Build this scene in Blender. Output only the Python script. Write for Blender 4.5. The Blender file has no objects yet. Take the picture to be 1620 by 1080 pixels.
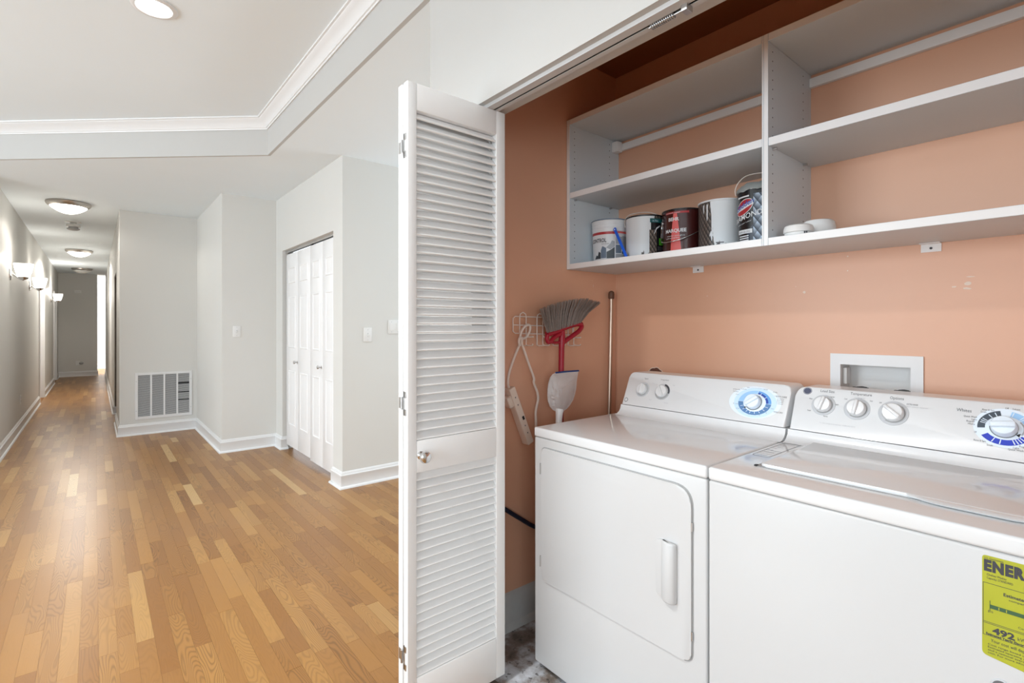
import bpy, bmesh, math, random
from mathutils import Vector, Matrix
random.seed(7)
S = bpy.context.scene
COL = S.collection
PI = math.pi

# ------------------------------------------------------------------ camera, world, light, exposure
F_PX, YAW, EYE = 795.16, math.radians(39.693), 1.295
cam_d = bpy.data.cameras.new('camera'); cam = bpy.data.objects.new('camera', cam_d); COL.objects.link(cam)
cam.location = (0, 0, EYE); cam.rotation_euler = (PI / 2, 0, -YAW)
cam_d.sensor_width = 36; cam_d.lens = F_PX / 1620 * 36; cam_d.shift_y = -24 / 1620; cam_d.clip_start = 0.02
S.camera = cam
S.view_settings.view_transform = 'Standard'; S.view_settings.look = 'None'
S.view_settings.exposure = 0.05; S.view_settings.gamma = 1.0
try: S.view_settings.use_curve_mapping = False
except Exception: pass
S.cycles.use_denoising = True
S.cycles.max_bounces = 10; S.cycles.diffuse_bounces = 7; S.cycles.glossy_bounces = 4
S.cycles.sample_clamp_indirect = 2.5; S.cycles.use_adaptive_sampling = False; S.cycles.blur_glossy = .6
S.cycles.denoiser = 'OPENIMAGEDENOISE'; S.cycles.denoising_input_passes = 'RGB_ALBEDO_NORMAL'; S.cycles.denoising_prefilter = 'NONE'
wd = bpy.data.worlds.new('world'); S.world = wd; wd.use_nodes = True
wd.node_tree.nodes['Background'].inputs[0].default_value = (0.86, 0.93, 1.0, 1)
wd.node_tree.nodes['Background'].inputs[1].default_value = 1.6

def area(name, loc, rot, sx, sy, power, col=(1, 1, 1)):
    l = bpy.data.lights.new(name, 'AREA'); l.shape = 'RECTANGLE'; l.size = sx; l.size_y = sy
    l.energy = power; l.color = col
    o = bpy.data.objects.new(name, l); COL.objects.link(o); o.location = loc; o.rotation_euler = rot
    return o
def point(name, loc, power, r=0.05, col=(1, .93, .84)):
    l = bpy.data.lights.new(name, 'POINT'); l.energy = power; l.color = col; l.shadow_soft_size = r
    o = bpy.data.objects.new(name, l); COL.objects.link(o); o.location = loc
    return o
DAY = (0.81, 0.925, 1.0)
area('daylight_left_a', (-4.50, 3.6, 1.5), (0, -PI / 2, 0), 1.9, 3.0, 155, DAY)     # windows of the big room, out of frame
area('daylight_left_b', (-4.50, -1.2, 1.5), (0, -PI / 2, 0), 1.9, 2.2, 65, DAY)
area('daylight_back', (-2.7, -3.95, 1.5), (PI / 2, 0, 0), 2.4, 1.7, 55, DAY)
area('daylight_passage', (3.92, 2.85, 1.45), (0, PI / 2, 0), 1.5, 1.5, 26, DAY)     # window at the end of the side passage
area('daylight_far_room', (2.40, 18.9, 1.5), (0, PI / 2, 0), 1.7, 1.7, 260, (1, 1, 1))    # window of the room past the hall

# ------------------------------------------------------------------ materials
M = {}
def pm(name, col, rough=.5, metal=0.0, spec=.5, bump=0.0, bscale=60, var=0.0, vscale=3.0, coat=0.0, emit=None, estr=0, trans=0, ior=1.45):
    m = bpy.data.materials.new(name); m.use_nodes = True
    nt = m.node_tree; b = nt.nodes['Principled BSDF']; L = nt.links
    b.inputs['Base Color'].default_value = (*col, 1); b.inputs['Roughness'].default_value = rough
    b.inputs['Metallic'].default_value = metal; b.inputs['Specular IOR Level'].default_value = spec
    b.inputs['Coat Weight'].default_value = coat; b.inputs['Coat Roughness'].default_value = .08
    b.inputs['Transmission Weight'].default_value = trans; b.inputs['IOR'].default_value = ior
    if emit:
        b.inputs['Emission Color'].default_value = (*emit, 1); b.inputs['Emission Strength'].default_value = estr
    if bump or var:
        tc = nt.nodes.new('ShaderNodeTexCoord'); n = nt.nodes.new('ShaderNodeTexNoise')
        L.new(tc.outputs['Object'], n.inputs['Vector'])
    if var:
        n.inputs['Scale'].default_value = vscale; n.inputs['Detail'].default_value = 5
        mx = nt.nodes.new('ShaderNodeMix'); mx.data_type = 'RGBA'
        L.new(n.outputs['Fac'], mx.inputs['Factor'])
        mx.inputs['A'].default_value = (*[c * (1 - var) for c in col], 1); mx.inputs['B'].default_value = (*[min(1, c * (1 + var)) for c in col], 1)
        L.new(mx.outputs['Result'], b.inputs['Base Color'])
    if bump:
        n2 = nt.nodes.new('ShaderNodeTexNoise'); n2.inputs['Scale'].default_value = bscale; n2.inputs['Detail'].default_value = 3
        L.new(tc.outputs['Object'], n2.inputs['Vector'])
        bp = nt.nodes.new('ShaderNodeBump'); bp.inputs['Strength'].default_value = bump; bp.inputs['Distance'].default_value = .004
        L.new(n2.outputs['Fac'], bp.inputs['Height']); L.new(bp.outputs['Normal'], b.inputs['Normal'])
    if emit: m.cycles.emission_sampling = 'NONE'      # seen directly; the bulb beside it does the lighting
    M[name] = m
    return m
pm('wall_paint', (.68, .675, .65), .6, bump=.05, bscale=120, var=.012)
pm('hall_paint', (.65, .645, .62), .5, bump=.05, bscale=120, var=.012)
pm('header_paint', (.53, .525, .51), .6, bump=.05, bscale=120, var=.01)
pm('ceiling_paint', (.85, .925, .975), .8, bump=.04, bscale=90, var=.01)
pm('terracotta', (.72, .405, .265), .46, spec=.95, bump=.06, bscale=70, var=.05, vscale=2.2)
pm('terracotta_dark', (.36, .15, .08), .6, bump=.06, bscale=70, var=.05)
pm('trim_white', (.78, .785, .79), .35)
pm('door_white', (.86, .86, .865), .35, bump=.02, bscale=150)
pm('louver_white', (.86, .865, .865), .42, bump=.03, bscale=90, var=.02, vscale=8)
pm('melamine', (.62, .68, .72), .4, var=.015)
pm('melamine_edge', (.82, .82, .82), .35)
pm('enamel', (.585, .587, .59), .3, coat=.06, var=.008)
pm('enamel_top_lit', (.72, .73, .74), .10, coat=.4, var=.012, vscale=6)  # same enamel, glossier, and made paler to put overhead light into the tops
pm('console_white', (.76, .765, .77), .28, coat=.25)
pm('gap_dark', (.03, .03, .032), .7)
pm('chrome', (.75, .75, .75), .18, 1.0)
pm('steel', (.55, .55, .55), .32, 1.0)
pm('aluminium', (.62, .62, .62), .42, 1.0)
pm('track_white', (.56, .56, .56), .4)
pm('nickel', (.46, .43, .40), .34, 1.0)
pm('laundry_base', (.50, .51, .50), .45, var=.25, vscale=9)
pm('grey_fin', (.35, .35, .35), .5)
pm('fin_grey', (.56, .56, .56), .5)
pm('dark_brown', (.11, .085, .065), .5)
pm('black', (.012, .012, .014), .45)
pm('navy', (.012, .016, .035), .5)
pm('print_grey', (.13, .13, .14), .6)
pm('print_dark', (.05, .05, .06), .6)
pm('print_light', (.55, .56, .58), .6)
pm('badge_blue', (.035, .045, .10), .3)
pm('pale_blue', (.62, .80, .97), .35)
pm('paler_blue', (.80, .89, .98), .35)
pm('light_blue', (.36, .62, .93), .35)
pm('mid_blue', (.13, .36, .75), .35)
pm('dark_blue', (.012, .06, .38), .35)
pm('royal_blue', (.02, .05, .50), .35)
pm('slate_blue', (.10, .23, .46), .35)
pm('slate', (.055, .075, .10), .4)
pm('sticker_yellow', (.40, .41, .03), .45, var=.08, vscale=18)
pm('sticker_green', (.05, .11, .05), .5)
pm('white_plastic', (.78, .78, .77), .4)
pm('cream_plastic', (.80, .69, .60), .4, var=.03)
pm('wire_white', (.88, .80, .74), .35)
pm('cord_white', (.80, .71, .64), .45)
pm('red_plastic', (.36, .012, .03), .32)
pm('pan_grey', (.91, .91, .91), .4, var=.06, vscale=14)
pm('pan_blue', (.015, .06, .22), .4)
pm('pole_metal', (.55, .43, .34), .36, 1.0)
pm('pole_cap', (.13, .06, .035), .5)
pm('bristle', (.24, .19, .165), .7, var=.35, vscale=90)
pm('stick_blue', (.01, .13, .80), .35)
pm('lamp_off_glass', (.62, .62, .60), .3)
pm('lamp_glass', (.9, .88, .84), .3, emit=(1, .95, .87), estr=9)
pm('sconce_glass', (.9, .88, .84), .3, emit=(1, .95, .87), estr=2.5)
pm('downlight_glass', (.9, .9, .88), .3, emit=(1, .97, .92), estr=14)
pm('can_white', (.74, .76, .78), .35, var=.02)
pm('can_red', (.42, .03, .035), .35)
pm('can_maroon', (.055, .010, .009), .22, coat=.5)
pm('can_coral', (.75, .13, .12), .35)
pm('can_black', (.012, .012, .014), .25, coat=.4)
pm('can_teal', (.01, .10, .10), .4)
pm('can_green', (.10, .52, .03), .4)
pm('can_grey', (.38, .40, .43), .4)
pm('can_bluegrey', (.16, .21, .28), .4)
pm('can_darkgrey', (.05, .06, .07), .4)
pm('lid_grey', (.33, .35, .34), .45, var=.12, vscale=20)
pm('floor_gap', (.25, .125, .05), .7)
pm('hole_dark', (.14, .06, .04), .8, var=.3, vscale=40)  # colour of the shade inside the duct hole
pm('chip_white', (.80, .66, .56), .7)

def oak():
    m = bpy.data.materials.new('oak'); m.use_nodes = True; nt = m.node_tree; L = nt.links; N = nt.nodes
    b = N['Principled BSDF']
    tc = N.new('ShaderNodeTexCoord'); at = N.new('ShaderNodeAttribute'); at.attribute_name = 'tone'
    sd = N.new('ShaderNodeAttribute'); sd.attribute_name = 'seed'
    cb = N.new('ShaderNodeCombineXYZ'); ml = N.new('ShaderNodeMath'); ml.operation = 'MULTIPLY'; ml.inputs[1].default_value = 37.0
    L.new(sd.outputs['Fac'], ml.inputs[0]); L.new(ml.outputs[0], cb.inputs['Z']); L.new(ml.outputs[0], cb.inputs['Y'])
    mp = N.new('ShaderNodeMapping'); mp.inputs['Scale'].default_value = (15, 2.1, 1)
    geo = N.new('ShaderNodeNewGeometry'); L.new(geo.outputs['Position'], mp.inputs['Vector'])
    ad = N.new('ShaderNodeVectorMath'); ad.operation = 'ADD'; L.new(mp.outputs[0], ad.inputs[0]); L.new(cb.outputs[0], ad.inputs[1])
    n = N.new('ShaderNodeTexNoise'); n.inputs['Scale'].default_value = .8; n.inputs['Detail'].default_value = 1.2; n.inputs['Distortion'].default_value = .25
    L.new(ad.outputs[0], n.inputs['Vector'])
    fm = N.new('ShaderNodeMath'); fm.operation = 'MULTIPLY'; fm.inputs[1].default_value = 30; L.new(n.outputs['Fac'], fm.inputs[0])
    pp = N.new('ShaderNodeMath'); pp.operation = 'PINGPONG'; pp.inputs[1].default_value = .5; L.new(fm.outputs[0], pp.inputs[0])
    rg = N.new('ShaderNodeValToRGB'); rg.color_ramp.elements[0].position = 0; rg.color_ramp.elements[0].color = (0, 0, 0, 1)
    rg.color_ramp.interpolation = 'EASE'; rg.color_ramp.elements[1].position = .34; rg.color_ramp.elements[1].color = (1, 1, 1, 1); L.new(pp.outputs[0], rg.inputs['Fac'])
    mp2 = N.new('ShaderNodeMapping'); mp2.inputs['Scale'].default_value = (260, 7, 1); L.new(geo.outputs['Position'], mp2.inputs['Vector'])
    n2 = N.new('ShaderNodeTexNoise'); n2.inputs['Scale'].default_value = 1; n2.inputs['Detail'].default_value = 3; L.new(mp2.outputs[0], n2.inputs['Vector'])
    cr = N.new('ShaderNodeValToRGB'); e = cr.color_ramp.elements
    e[0].position = 0; e[0].color = (.215, .086, .022, 1); e[1].position = 1; e[1].color = (.57, .375, .165, 1)
    for p, c in ((.3, (.300, .137, .037, 1)), (.7, (.375, .185, .052, 1)), (.88, (.44, .24, .078, 1))):
        k = e.new(p); k.color = c
    L.new(at.outputs['Fac'], cr.inputs['Fac'])
    # grain lines: strength varies by plank
    gs = N.new('ShaderNodeMath'); gs.operation = 'PINGPONG'; gs.inputs[1].default_value = .25
    sm = N.new('ShaderNodeMath'); sm.operation = 'MULTIPLY'; sm.inputs[1].default_value = 3.3; L.new(sd.outputs['Fac'], sm.inputs[0]); L.new(sm.outputs[0], gs.inputs[0])
    inv = N.new('ShaderNodeMath'); inv.operation = 'SUBTRACT'; inv.inputs[0].default_value = 1; L.new(rg.outputs['Color'], inv.inputs[1])
    g2 = N.new('ShaderNodeMath'); g2.operation = 'MULTIPLY'; L.new(inv.outputs[0], g2.inputs[0]); L.new(gs.outputs[0], g2.inputs[1])
    g3 = N.new('ShaderNodeMath'); g3.operation = 'MULTIPLY_ADD'; g3.inputs[1].default_value = -.12; g3.inputs[2].default_value = 1.06; L.new(n2.outputs['Fac'], g3.inputs[0])
    g4 = N.new('ShaderNodeMath'); g4.operation = 'MULTIPLY_ADD'; g4.inputs[1].default_value = -1.45; L.new(g2.outputs[0], g4.inputs[0]); L.new(g3.outputs[0], g4.inputs[2])
    # worn greyish patch
    n3 = N.new('ShaderNodeTexNoise'); n3.inputs['Scale'].default_value = 1.5; n3.inputs['Detail'].default_value = 5; L.new(geo.outputs['Position'], n3.inputs['Vector'])
    r3 = N.new('ShaderNodeValToRGB'); r3.color_ramp.elements[0].position = .46; r3.color_ramp.elements[1].position = .85; r3.color_ramp.elements[1].color = (.32, .32, .32, 1); L.new(n3.outputs['Fac'], r3.inputs['Fac'])
    vs = N.new('ShaderNodeVectorMath'); vs.operation = 'SCALE'; L.new(cr.outputs['Color'], vs.inputs[0]); L.new(g4.outputs[0], vs.inputs['Scale'])
    mx = N.new('ShaderNodeMix'); mx.data_type = 'RGBA'; mx.inputs['B'].default_value = (.27, .155, .095, 1); L.new(r3.outputs['Color'], mx.inputs['Factor']); L.new(vs.outputs[0], mx.inputs['A'])
    L.new(mx.outputs['Result'], b.inputs['Base Color'])
    rr = N.new('ShaderNodeMath'); rr.operation = 'MULTIPLY_ADD'; rr.inputs[1].default_value = .08; rr.inputs[2].default_value = .285; L.new(n3.outputs['Fac'], rr.inputs[0]); L.new(rr.outputs[0], b.inputs['Roughness'])
    b.inputs['Specular IOR Level'].default_value = .36
    M['oak'] = m
oak()
def stone():
    m = bpy.data.materials.new('stone'); m.use_nodes = True; nt = m.node_tree; L = nt.links; N = nt.nodes; b = N['Principled BSDF']
    geo = N.new('ShaderNodeNewGeometry')
    n = N.new('ShaderNodeTexNoise'); n.inputs['Scale'].default_value = 5.5; n.inputs['Detail'].default_value = 8; n.inputs['Roughness'].default_value = .65; L.new(geo.outputs['Position'], n.inputs['Vector'])
    r = N.new('ShaderNodeValToRGB'); e = r.color_ramp.elements; e[0].position = .34; e[0].color = (.10, .075, .06, 1); e[1].position = .62; e[1].color = (.70, .74, .80, 1)
    k = e.new(.45); k.color = (.26, .215, .185, 1); k = e.new(.52); k.color = (.48, .49, .51, 1)
    L.new(n.outputs['Fac'], r.inputs['Fac'])
    n2 = N.new('ShaderNodeTexNoise'); n2.inputs['Scale'].default_value = 46; n2.inputs['Detail'].default_value = 2; L.new(geo.outputs['Position'], n2.inputs['Vector'])
    r2 = N.new('ShaderNodeValToRGB'); r2.color_ramp.elements[0].position = .3; r2.color_ramp.elements[0].color = (.12, .11, .10, 1); r2.color_ramp.elements[1].position = .38; r2.color_ramp.elements[1].color = (1, 1, 1, 1); L.new(n2.outputs['Fac'], r2.inputs['Fac'])
    mx = N.new('ShaderNodeMix'); mx.data_type = 'RGBA'; mx.blend_type = 'MULTIPLY'; mx.inputs['Factor'].default_value = .8; L.new(r.outputs['Color'], mx.inputs['A']); L.new(r2.outputs['Color'], mx.inputs['B'])
    L.new(mx.outputs['Result'], b.inputs['Base Color']); b.inputs['Roughness'].default_value = .4
    M['stone'] = m
stone()
def diamonds(name, lo, hi, du=.030, dv=.040):
    """printed pattern of faceted lozenges, laid out on the can's UV (metres)"""
    m = bpy.data.materials.new(name); m.use_nodes = True; nt = m.node_tree; L = nt.links; N = nt.nodes; b = N['Principled BSDF']
    uv = N.new('ShaderNodeUVMap'); sp = N.new('ShaderNodeSeparateXYZ'); L.new(uv.outputs[0], sp.inputs[0])
    def mth(op, a, bb):
        k = N.new('ShaderNodeMath'); k.operation = op
        for i, v in enumerate((a, bb)):
            if v is None: continue
            if isinstance(v, (int, float)): k.inputs[i].default_value = v
            else: L.new(v, k.inputs[i])
        return k.outputs[0]
    x = mth('DIVIDE', sp.outputs[0], du); y = mth('DIVIDE', sp.outputs[1], dv)
    a = mth('FRACT', mth('ADD', x, y), None); c = mth('FRACT', mth('SUBTRACT', y, x), None)
    f = mth('MULTIPLY', mth('POWER', a, 1.3), mth('ADD', mth('MULTIPLY', c, .7), .3))
    r = N.new('ShaderNodeValToRGB'); r.color_ramp.elements[0].color = (*lo, 1); r.color_ramp.elements[1].color = (*hi, 1); r.color_ramp.elements[1].position = .8
    L.new(f, r.inputs['Fac']); L.new(r.outputs['Color'], b.inputs['Base Color']); b.inputs['Roughness'].default_value = .3
    M[name] = m
diamonds('lozenge_brown', (.015, .012, .012), (.34, .27, .22), .016, .026)
diamonds('lozenge_blue', (.02, .03, .05), (.55, .66, .80), .026, .036)
def spilled(name, under, lo_t, hi_t, zlow):
    """dried white paint run down over a printed can; runs end in their own ragged shape"""
    m = bpy.data.materials.new(name); m.use_nodes = True; nt = m.node_tree; L = nt.links; N = nt.nodes; b = N['Principled BSDF']
    uv = N.new('ShaderNodeUVMap')
    mp = N.new('ShaderNodeMapping'); mp.inputs['Scale'].default_value = (60, 11, 1); L.new(uv.outputs[0], mp.inputs['Vector'])
    n = N.new('ShaderNodeTexNoise'); n.inputs['Scale'].default_value = 1; n.inputs['Detail'].default_value = 3; L.new(mp.outputs[0], n.inputs['Vector'])
    sp = N.new('ShaderNodeSeparateXYZ'); L.new(uv.outputs[0], sp.inputs[0])
    def mr(src, a, c, d, e):
        k = N.new('ShaderNodeMapRange'); k.inputs[1].default_value = a; k.inputs[2].default_value = c; k.inputs[3].default_value = d; k.inputs[4].default_value = e; L.new(src, k.inputs[0]); return k.outputs[0]
    bottom = mr(sp.outputs[1], zlow, zlow + .06, -.32, 0)         # bare print showing near the foot
    side = mr(sp.outputs[0], lo_t, hi_t, -.55, .12)                # bare print to one side
    ad = N.new('ShaderNodeMath'); L.new(bottom, ad.inputs[0]); L.new(side, ad.inputs[1])
    ad2 = N.new('ShaderNodeMath'); L.new(ad.outputs[0], ad2.inputs[0]); L.new(n.outputs['Fac'], ad2.inputs[1])
    r = N.new('ShaderNodeValToRGB'); r.color_ramp.elements[0].position = .30; r.color_ramp.elements[1].position = .33; L.new(ad2.outputs[0], r.inputs['Fac'])
    base = M[under].node_tree.nodes
    mx = N.new('ShaderNodeMix'); mx.data_type = 'RGBA'; mx.inputs['B'].default_value = (.72, .75, .77, 1); mx.inputs['A'].default_value = (.02, .02, .022, 1)
    L.new(r.outputs['Color'], mx.inputs['Factor'])
    # lozenges below the paint
    du, dv = .017, .027
    def mth(op, a, bb):
        k = N.new('ShaderNodeMath'); k.operation = op
        for i, v in enumerate((a, bb)):
            if v is None: continue
            if isinstance(v, (int, float)): k.inputs[i].default_value = v
            else: L.new(v, k.inputs[i])
        return k.outputs[0]
    x = mth('DIVIDE', sp.outputs[0], du); y = mth('DIVIDE', sp.outputs[1], dv)
    a = mth('FRACT', mth('ADD', x, y), None); c = mth('FRACT', mth('SUBTRACT', y, x), None)
    f = mth('MULTIPLY', mth('POWER', a, 1.3), mth('ADD', mth('MULTIPLY', c, .7), .3))
    r2 = N.new('ShaderNodeValToRGB'); r2.color_ramp.elements[0].color = (.012, .011, .013, 1); r2.color_ramp.elements[1].color = (.30, .24, .20, 1); L.new(f, r2.inputs['Fac'])
    L.new(r2.outputs['Color'], mx.inputs['A'])
    L.new(mx.outputs['Result'], b.inputs['Base Color']); b.inputs['Roughness'].default_value = .35
    M[name] = m
spilled('spilled_left', 'lozenge_brown', .052, .022, 1.592)
spilled('spilled_right', 'lozenge_brown', -.060, -.020, 1.592)

# ------------------------------------------------------------------ helpers
ORG = {}
def link(name, me, mats, parent=None, smooth=None, loc=None):
    """me is in world coordinates; the object's origin goes to loc (top level) or to its parent's origin"""
    o = bpy.data.objects.new(name, me); COL.objects.link(o)
    for m in (mats if isinstance(mats, (list, tuple)) else [mats]): me.materials.append(M[m] if isinstance(m, str) else m)
    if smooth is not None:
        for p in me.polygons: p.use_smooth = True
        me.set_sharp_from_angle(angle=math.radians(smooth))
    if parent is not None:
        org = ORG[parent.name]; o.parent = parent
    else:
        if loc is None:
            vs = [v.co for v in me.vertices]
            lo = [min(v[i] for v in vs) for i in range(3)]; hi = [max(v[i] for v in vs) for i in range(3)]
            loc = ((lo[0] + hi[0]) / 2, (lo[1] + hi[1]) / 2, lo[2])
        org = Vector(loc); o.location = org
    me.transform(Matrix.Translation(-Vector(org))); ORG[o.name] = Vector(org)
    return o
def mk(name, bm, mats, parent=None, smooth=None, loc=None, recalc=True):
    if recalc: bmesh.ops.recalc_face_normals(bm, faces=bm.faces)
    me = bpy.data.meshes.new(name); bm.to_mesh(me); bm.free()
    return link(name, me, mats, parent, smooth, loc)
def thing(name, loc, label, cat, group=None, kind=None):
    o = bpy.data.objects.new(name, None); COL.objects.link(o); o.location = loc; o.empty_display_size = .05
    ORG[o.name] = Vector(loc); tag(o, label, cat, group, kind)
    return o
def tag(o, label=None, cat=None, group=None, kind=None):
    if label: o['label'] = label
    if cat: o['category'] = cat
    if group: o['group'] = group
    if kind: o['kind'] = kind
    return o
def NB(): return bmesh.new()
def merge(bm, t):
    me = bpy.data.meshes.new('tmp'); t.to_mesh(me); t.free(); bm.from_mesh(me); bpy.data.meshes.remove(me)
def box(bm, x0, x1, y0, y1, z0, z1, bev=0, seg=2, mat=None):
    t = bmesh.new()
    bmesh.ops.create_cube(t, size=1)
    if mat is None:
        T = Matrix.Translation(((x0 + x1) / 2, (y0 + y1) / 2, (z0 + z1) / 2)) @ Matrix.Diagonal((abs(x1 - x0), abs(y1 - y0), abs(z1 - z0), 1))
    else:
        T = mat @ Matrix.Diagonal((abs(x1 - x0), abs(y1 - y0), abs(z1 - z0), 1))
    bmesh.ops.transform(t, matrix=T, verts=t.verts)
    if bev: bmesh.ops.bevel(t, geom=t.edges[:], offset=bev, segments=seg, affect='EDGES', profile=.5)
    merge(bm, t)
    return bm
def prism(bm, pts, ax, a0, a1, bev=0):
    """closed 2-D outline swept along an axis: ax 'x' -> pts are (y,z); 'y' -> (x,z); 'z' -> (x,y)"""
    def p3(p, a): return {'x': (a, p[0], p[1]), 'y': (p[0], a, p[1]), 'z': (p[0], p[1], a)}[ax]
    A = [bm.verts.new(p3(p, a0)) for p in pts]; B = [bm.verts.new(p3(p, a1)) for p in pts]
    fs = [bm.faces.new(A), bm.faces.new(B[::-1])]
    n = len(pts)
    for i in range(n): fs.append(bm.faces.new((A[i], A[(i + 1) % n], B[(i + 1) % n], B[i])))
    if bev:
        es = list({e for f in fs[:2] for e in f.edges})
        bmesh.ops.bevel(bm, geom=es, offset=bev, segments=2, affect='EDGES', profile=.5)
    return bm
def frame_of(d):
    d = d.normalized(); u = Vector((0, 0, 1)) if abs(d.z) < .9 else Vector((1, 0, 0))
    a = d.cross(u).normalized(); return a, d.cross(a).normalized()
def tube(bm, pts, r, n=8, closed=False, cap=True):
    pts = [Vector(p) for p in pts]; k = len(pts); rs = r if isinstance(r, (list, tuple)) else [r] * k
    rings = []; a = None
    for i, p in enumerate(pts):
        d = (pts[(i + 1) % k] - pts[i - 1]) if closed else (pts[min(i + 1, k - 1)] - pts[max(i - 1, 0)])
        if a is None: a, b = frame_of(d)
        else:
            d = d.normalized(); a = (a - d * a.dot(d)).normalized(); b = d.cross(a)
        rings.append([bm.verts.new(p + (a * math.cos(t) + b * math.sin(t)) * rs[i]) for t in [2 * PI * j / n for j in range(n)]])
    for i in range(k if closed else k - 1):
        A, B = rings[i], rings[(i + 1) % k]
        for j in range(n): bm.faces.new((A[j], A[(j + 1) % n], B[(j + 1) % n], B[j]))
    if cap and not closed:
        bm.faces.new(rings[0][::-1]); bm.faces.new(rings[-1])
    return bm
def lathe(bm, prof, T=None, n=28, cap0=True, cap1=True):
    """profile (r, h) turned about local z, then placed by T"""
    T = T or Matrix.Identity(4); rings = []
    for r, h in prof:
        rings.append([bm.verts.new(T @ Vector((r * math.cos(2 * PI * j / n), r * math.sin(2 * PI * j / n), h))) for j in range(n)])
    for A, B in zip(rings, rings[1:]):
        for j in range(n): bm.faces.new((A[j], A[(j + 1) % n], B[(j + 1) % n], B[j]))
    if cap0: bm.faces.new(rings[0][::-1])
    if cap1: bm.faces.new(rings[-1])
    return bm
def at(x, y, z): return Matrix.Translation((x, y, z))
def facing(p, n):
    """placement whose local z looks along n"""
    n = Vector(n).normalized(); return Matrix.Translation(p) @ n.to_track_quat('Z', 'Y').to_matrix().to_4x4()
def smoothpath(pts, sub=4, closed=False):
    P = [Vector(p) for p in pts]; out = []; k = len(P)
    for i in range(k if closed else k - 1):
        p0 = P[i - 1] if (closed or i > 0) else P[0]; p1 = P[i]; p2 = P[(i + 1) % k]; p3 = P[(i + 2) % k] if (closed or i + 2 < k) else P[-1]
        for s in range(sub):
            t = s / sub
            out.append(.5 * ((2 * p1) + (p2 - p0) * t + (2 * p0 - 5 * p1 + 4 * p2 - p3) * t * t + (3 * p1 - p0 - 3 * p2 + p3) * t ** 3))
    if not closed: out.append(P[-1])
    return out
def sweep(bm, path, prof, side=1):
    """profile (d, z) swept with mitres along a plan polyline; d goes to the left of travel (side 1) or right (-1)"""
    P = [Vector((p[0], p[1])) for p in path]; k = len(P); rows = []
    for i in range(k):
        ns = []
        for a, b in ((i - 1, i), (i, i + 1)):
            if a >= 0 and b < k:
                d = (P[b] - P[a]).normalized(); ns.append(Vector((-d.y, d.x)) * side)
        n = ns[0] if len(ns) == 1 else (ns[0] + ns[1]) / (1 + ns[0].dot(ns[1]))
        rows.append([bm.verts.new((P[i].x + n.x * d, P[i].y + n.y * d, z)) for d, z in prof])
    m = len(prof)
    for A, B in zip(rows, rows[1:]):
        for j in range(m): bm.faces.new((A[j], A[(j + 1) % m], B[(j + 1) % m], B[j]))
    bm.faces.new(rows[0]); bm.faces.new(rows[-1][::-1])
    return bm
_fc = {}
def text_mesh(s, size, bold=0.0, spacing=1.0):
    c = bpy.data.curves.new('lettering', 'FONT'); c.body = s; c.size = size; c.offset = bold; c.space_character = 1.14 if bold >= .0018 else spacing; c.resolution_u = 2
    o = bpy.data.objects.new('lettering', c); COL.objects.link(o)
    me = bpy.data.meshes.new_from_object(o); bpy.data.objects.remove(o); bpy.data.curves.remove(c)
    return me
def text_on(parent, s, size, place, mat, width=None, bold=0.0, name='lettering', align='L', xs=1.0):
    """flat print; place(x, y) -> world point for a point of the lettering"""
    me = text_mesh(s, size, bold)
    xsx = [v.co.x for v in me.vertices]; w = max(xsx) - min(xsx); x0 = min(xsx)
    k = (width / w) if width else xs
    off = {'L': 0, 'C': -w * k / 2, 'R': -w * k}[align]
    for v in me.vertices:
        v.co = Vector(place((v.co.x - x0) * k + off, v.co.y))
    me.update()
    return link(name, me, mat, parent)
ca, sa = math.cos(YAW), math.sin(YAW)
def ray(u, v):
    r = (u - 810) / F_PX; return Vector((sa + r * ca, ca - r * sa, (516 - v) / F_PX))
def wx(u, v, X):
    d = ray(u, v); return Vector((0, 0, EYE)) + d * (X / d.x)
def wy(u, v, Y):
    d = ray(u, v); return Vector((0, 0, EYE)) + d * (Y / d.y)
def struct(name, bm, mats, parent=None, smooth=None, loc=None):
    return tag(mk(name, bm, mats, parent, smooth, loc), kind='structure')

CEIL, TRAY = 2.66, 2.94
# ------------------------------------------------------------------ room shell
def wall_box(name, x0, x1, y0, y1, z0=0, z1=CEIL, mat='wall_paint'):
    return struct(name, box(NB(), x0, x1, y0, y1, z0, z1), mat)
def by_normal(o, rule, n=2):
    for p in o.data.polygons: p.material_index = rule(p.normal, p.center)
def notched(y0, y1, z1, doors):
    pts = [(y0, 0)]
    for a, b, h in doors: pts += [(a, 0), (a, h), (b, h), (b, 0)]
    return pts + [(y1, 0), (y1, z1), (y0, z1)]
HD1, HD2, HD3 = (11.55, 12.50), (15.45, 16.35), (8.55, 9.45)
struct('wall_hall_left', prism(NB(), notched(6.5, 17.2, CEIL, [(*HD1, 2.03), (*HD2, 2.03)]), 'x', -.72, -.84), 'hall_paint')
struct('wall_hall_right', prism(NB(), notched(7.59, 17.6, CEIL, [(*HD3, 2.03)]), 'x', .222, .34), 'hall_paint')
struct('wall_hall_end', box(NB(), -.84, .051, 17.2, 17.32, 0, CEIL), 'hall_paint')
wall_box('wall_vent', .222, 1.1, 7.47, 7.59)
wall_box('wall_jog_side', 1.0, 1.1, 5.85, 7.47)
wall_box('wall_jog_front', 1.1, 1.64, 5.85, 5.97)
CO = (4.15, 5.62, 2.087)
struct('wall_closet', prism(NB(), notched(3.95, 5.85, CEIL, [CO]), 'x', 1.52, 1.63), 'wall_paint')
wall_box('wall_closet_rear', 2.2, 2.3, 4.07, 5.97)
wall_box('wall_switch', 1.63, 4.1, 3.95, 4.07)
wall_box('wall_passage', 2.2, 4.1, 1.67, 1.78)
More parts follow.
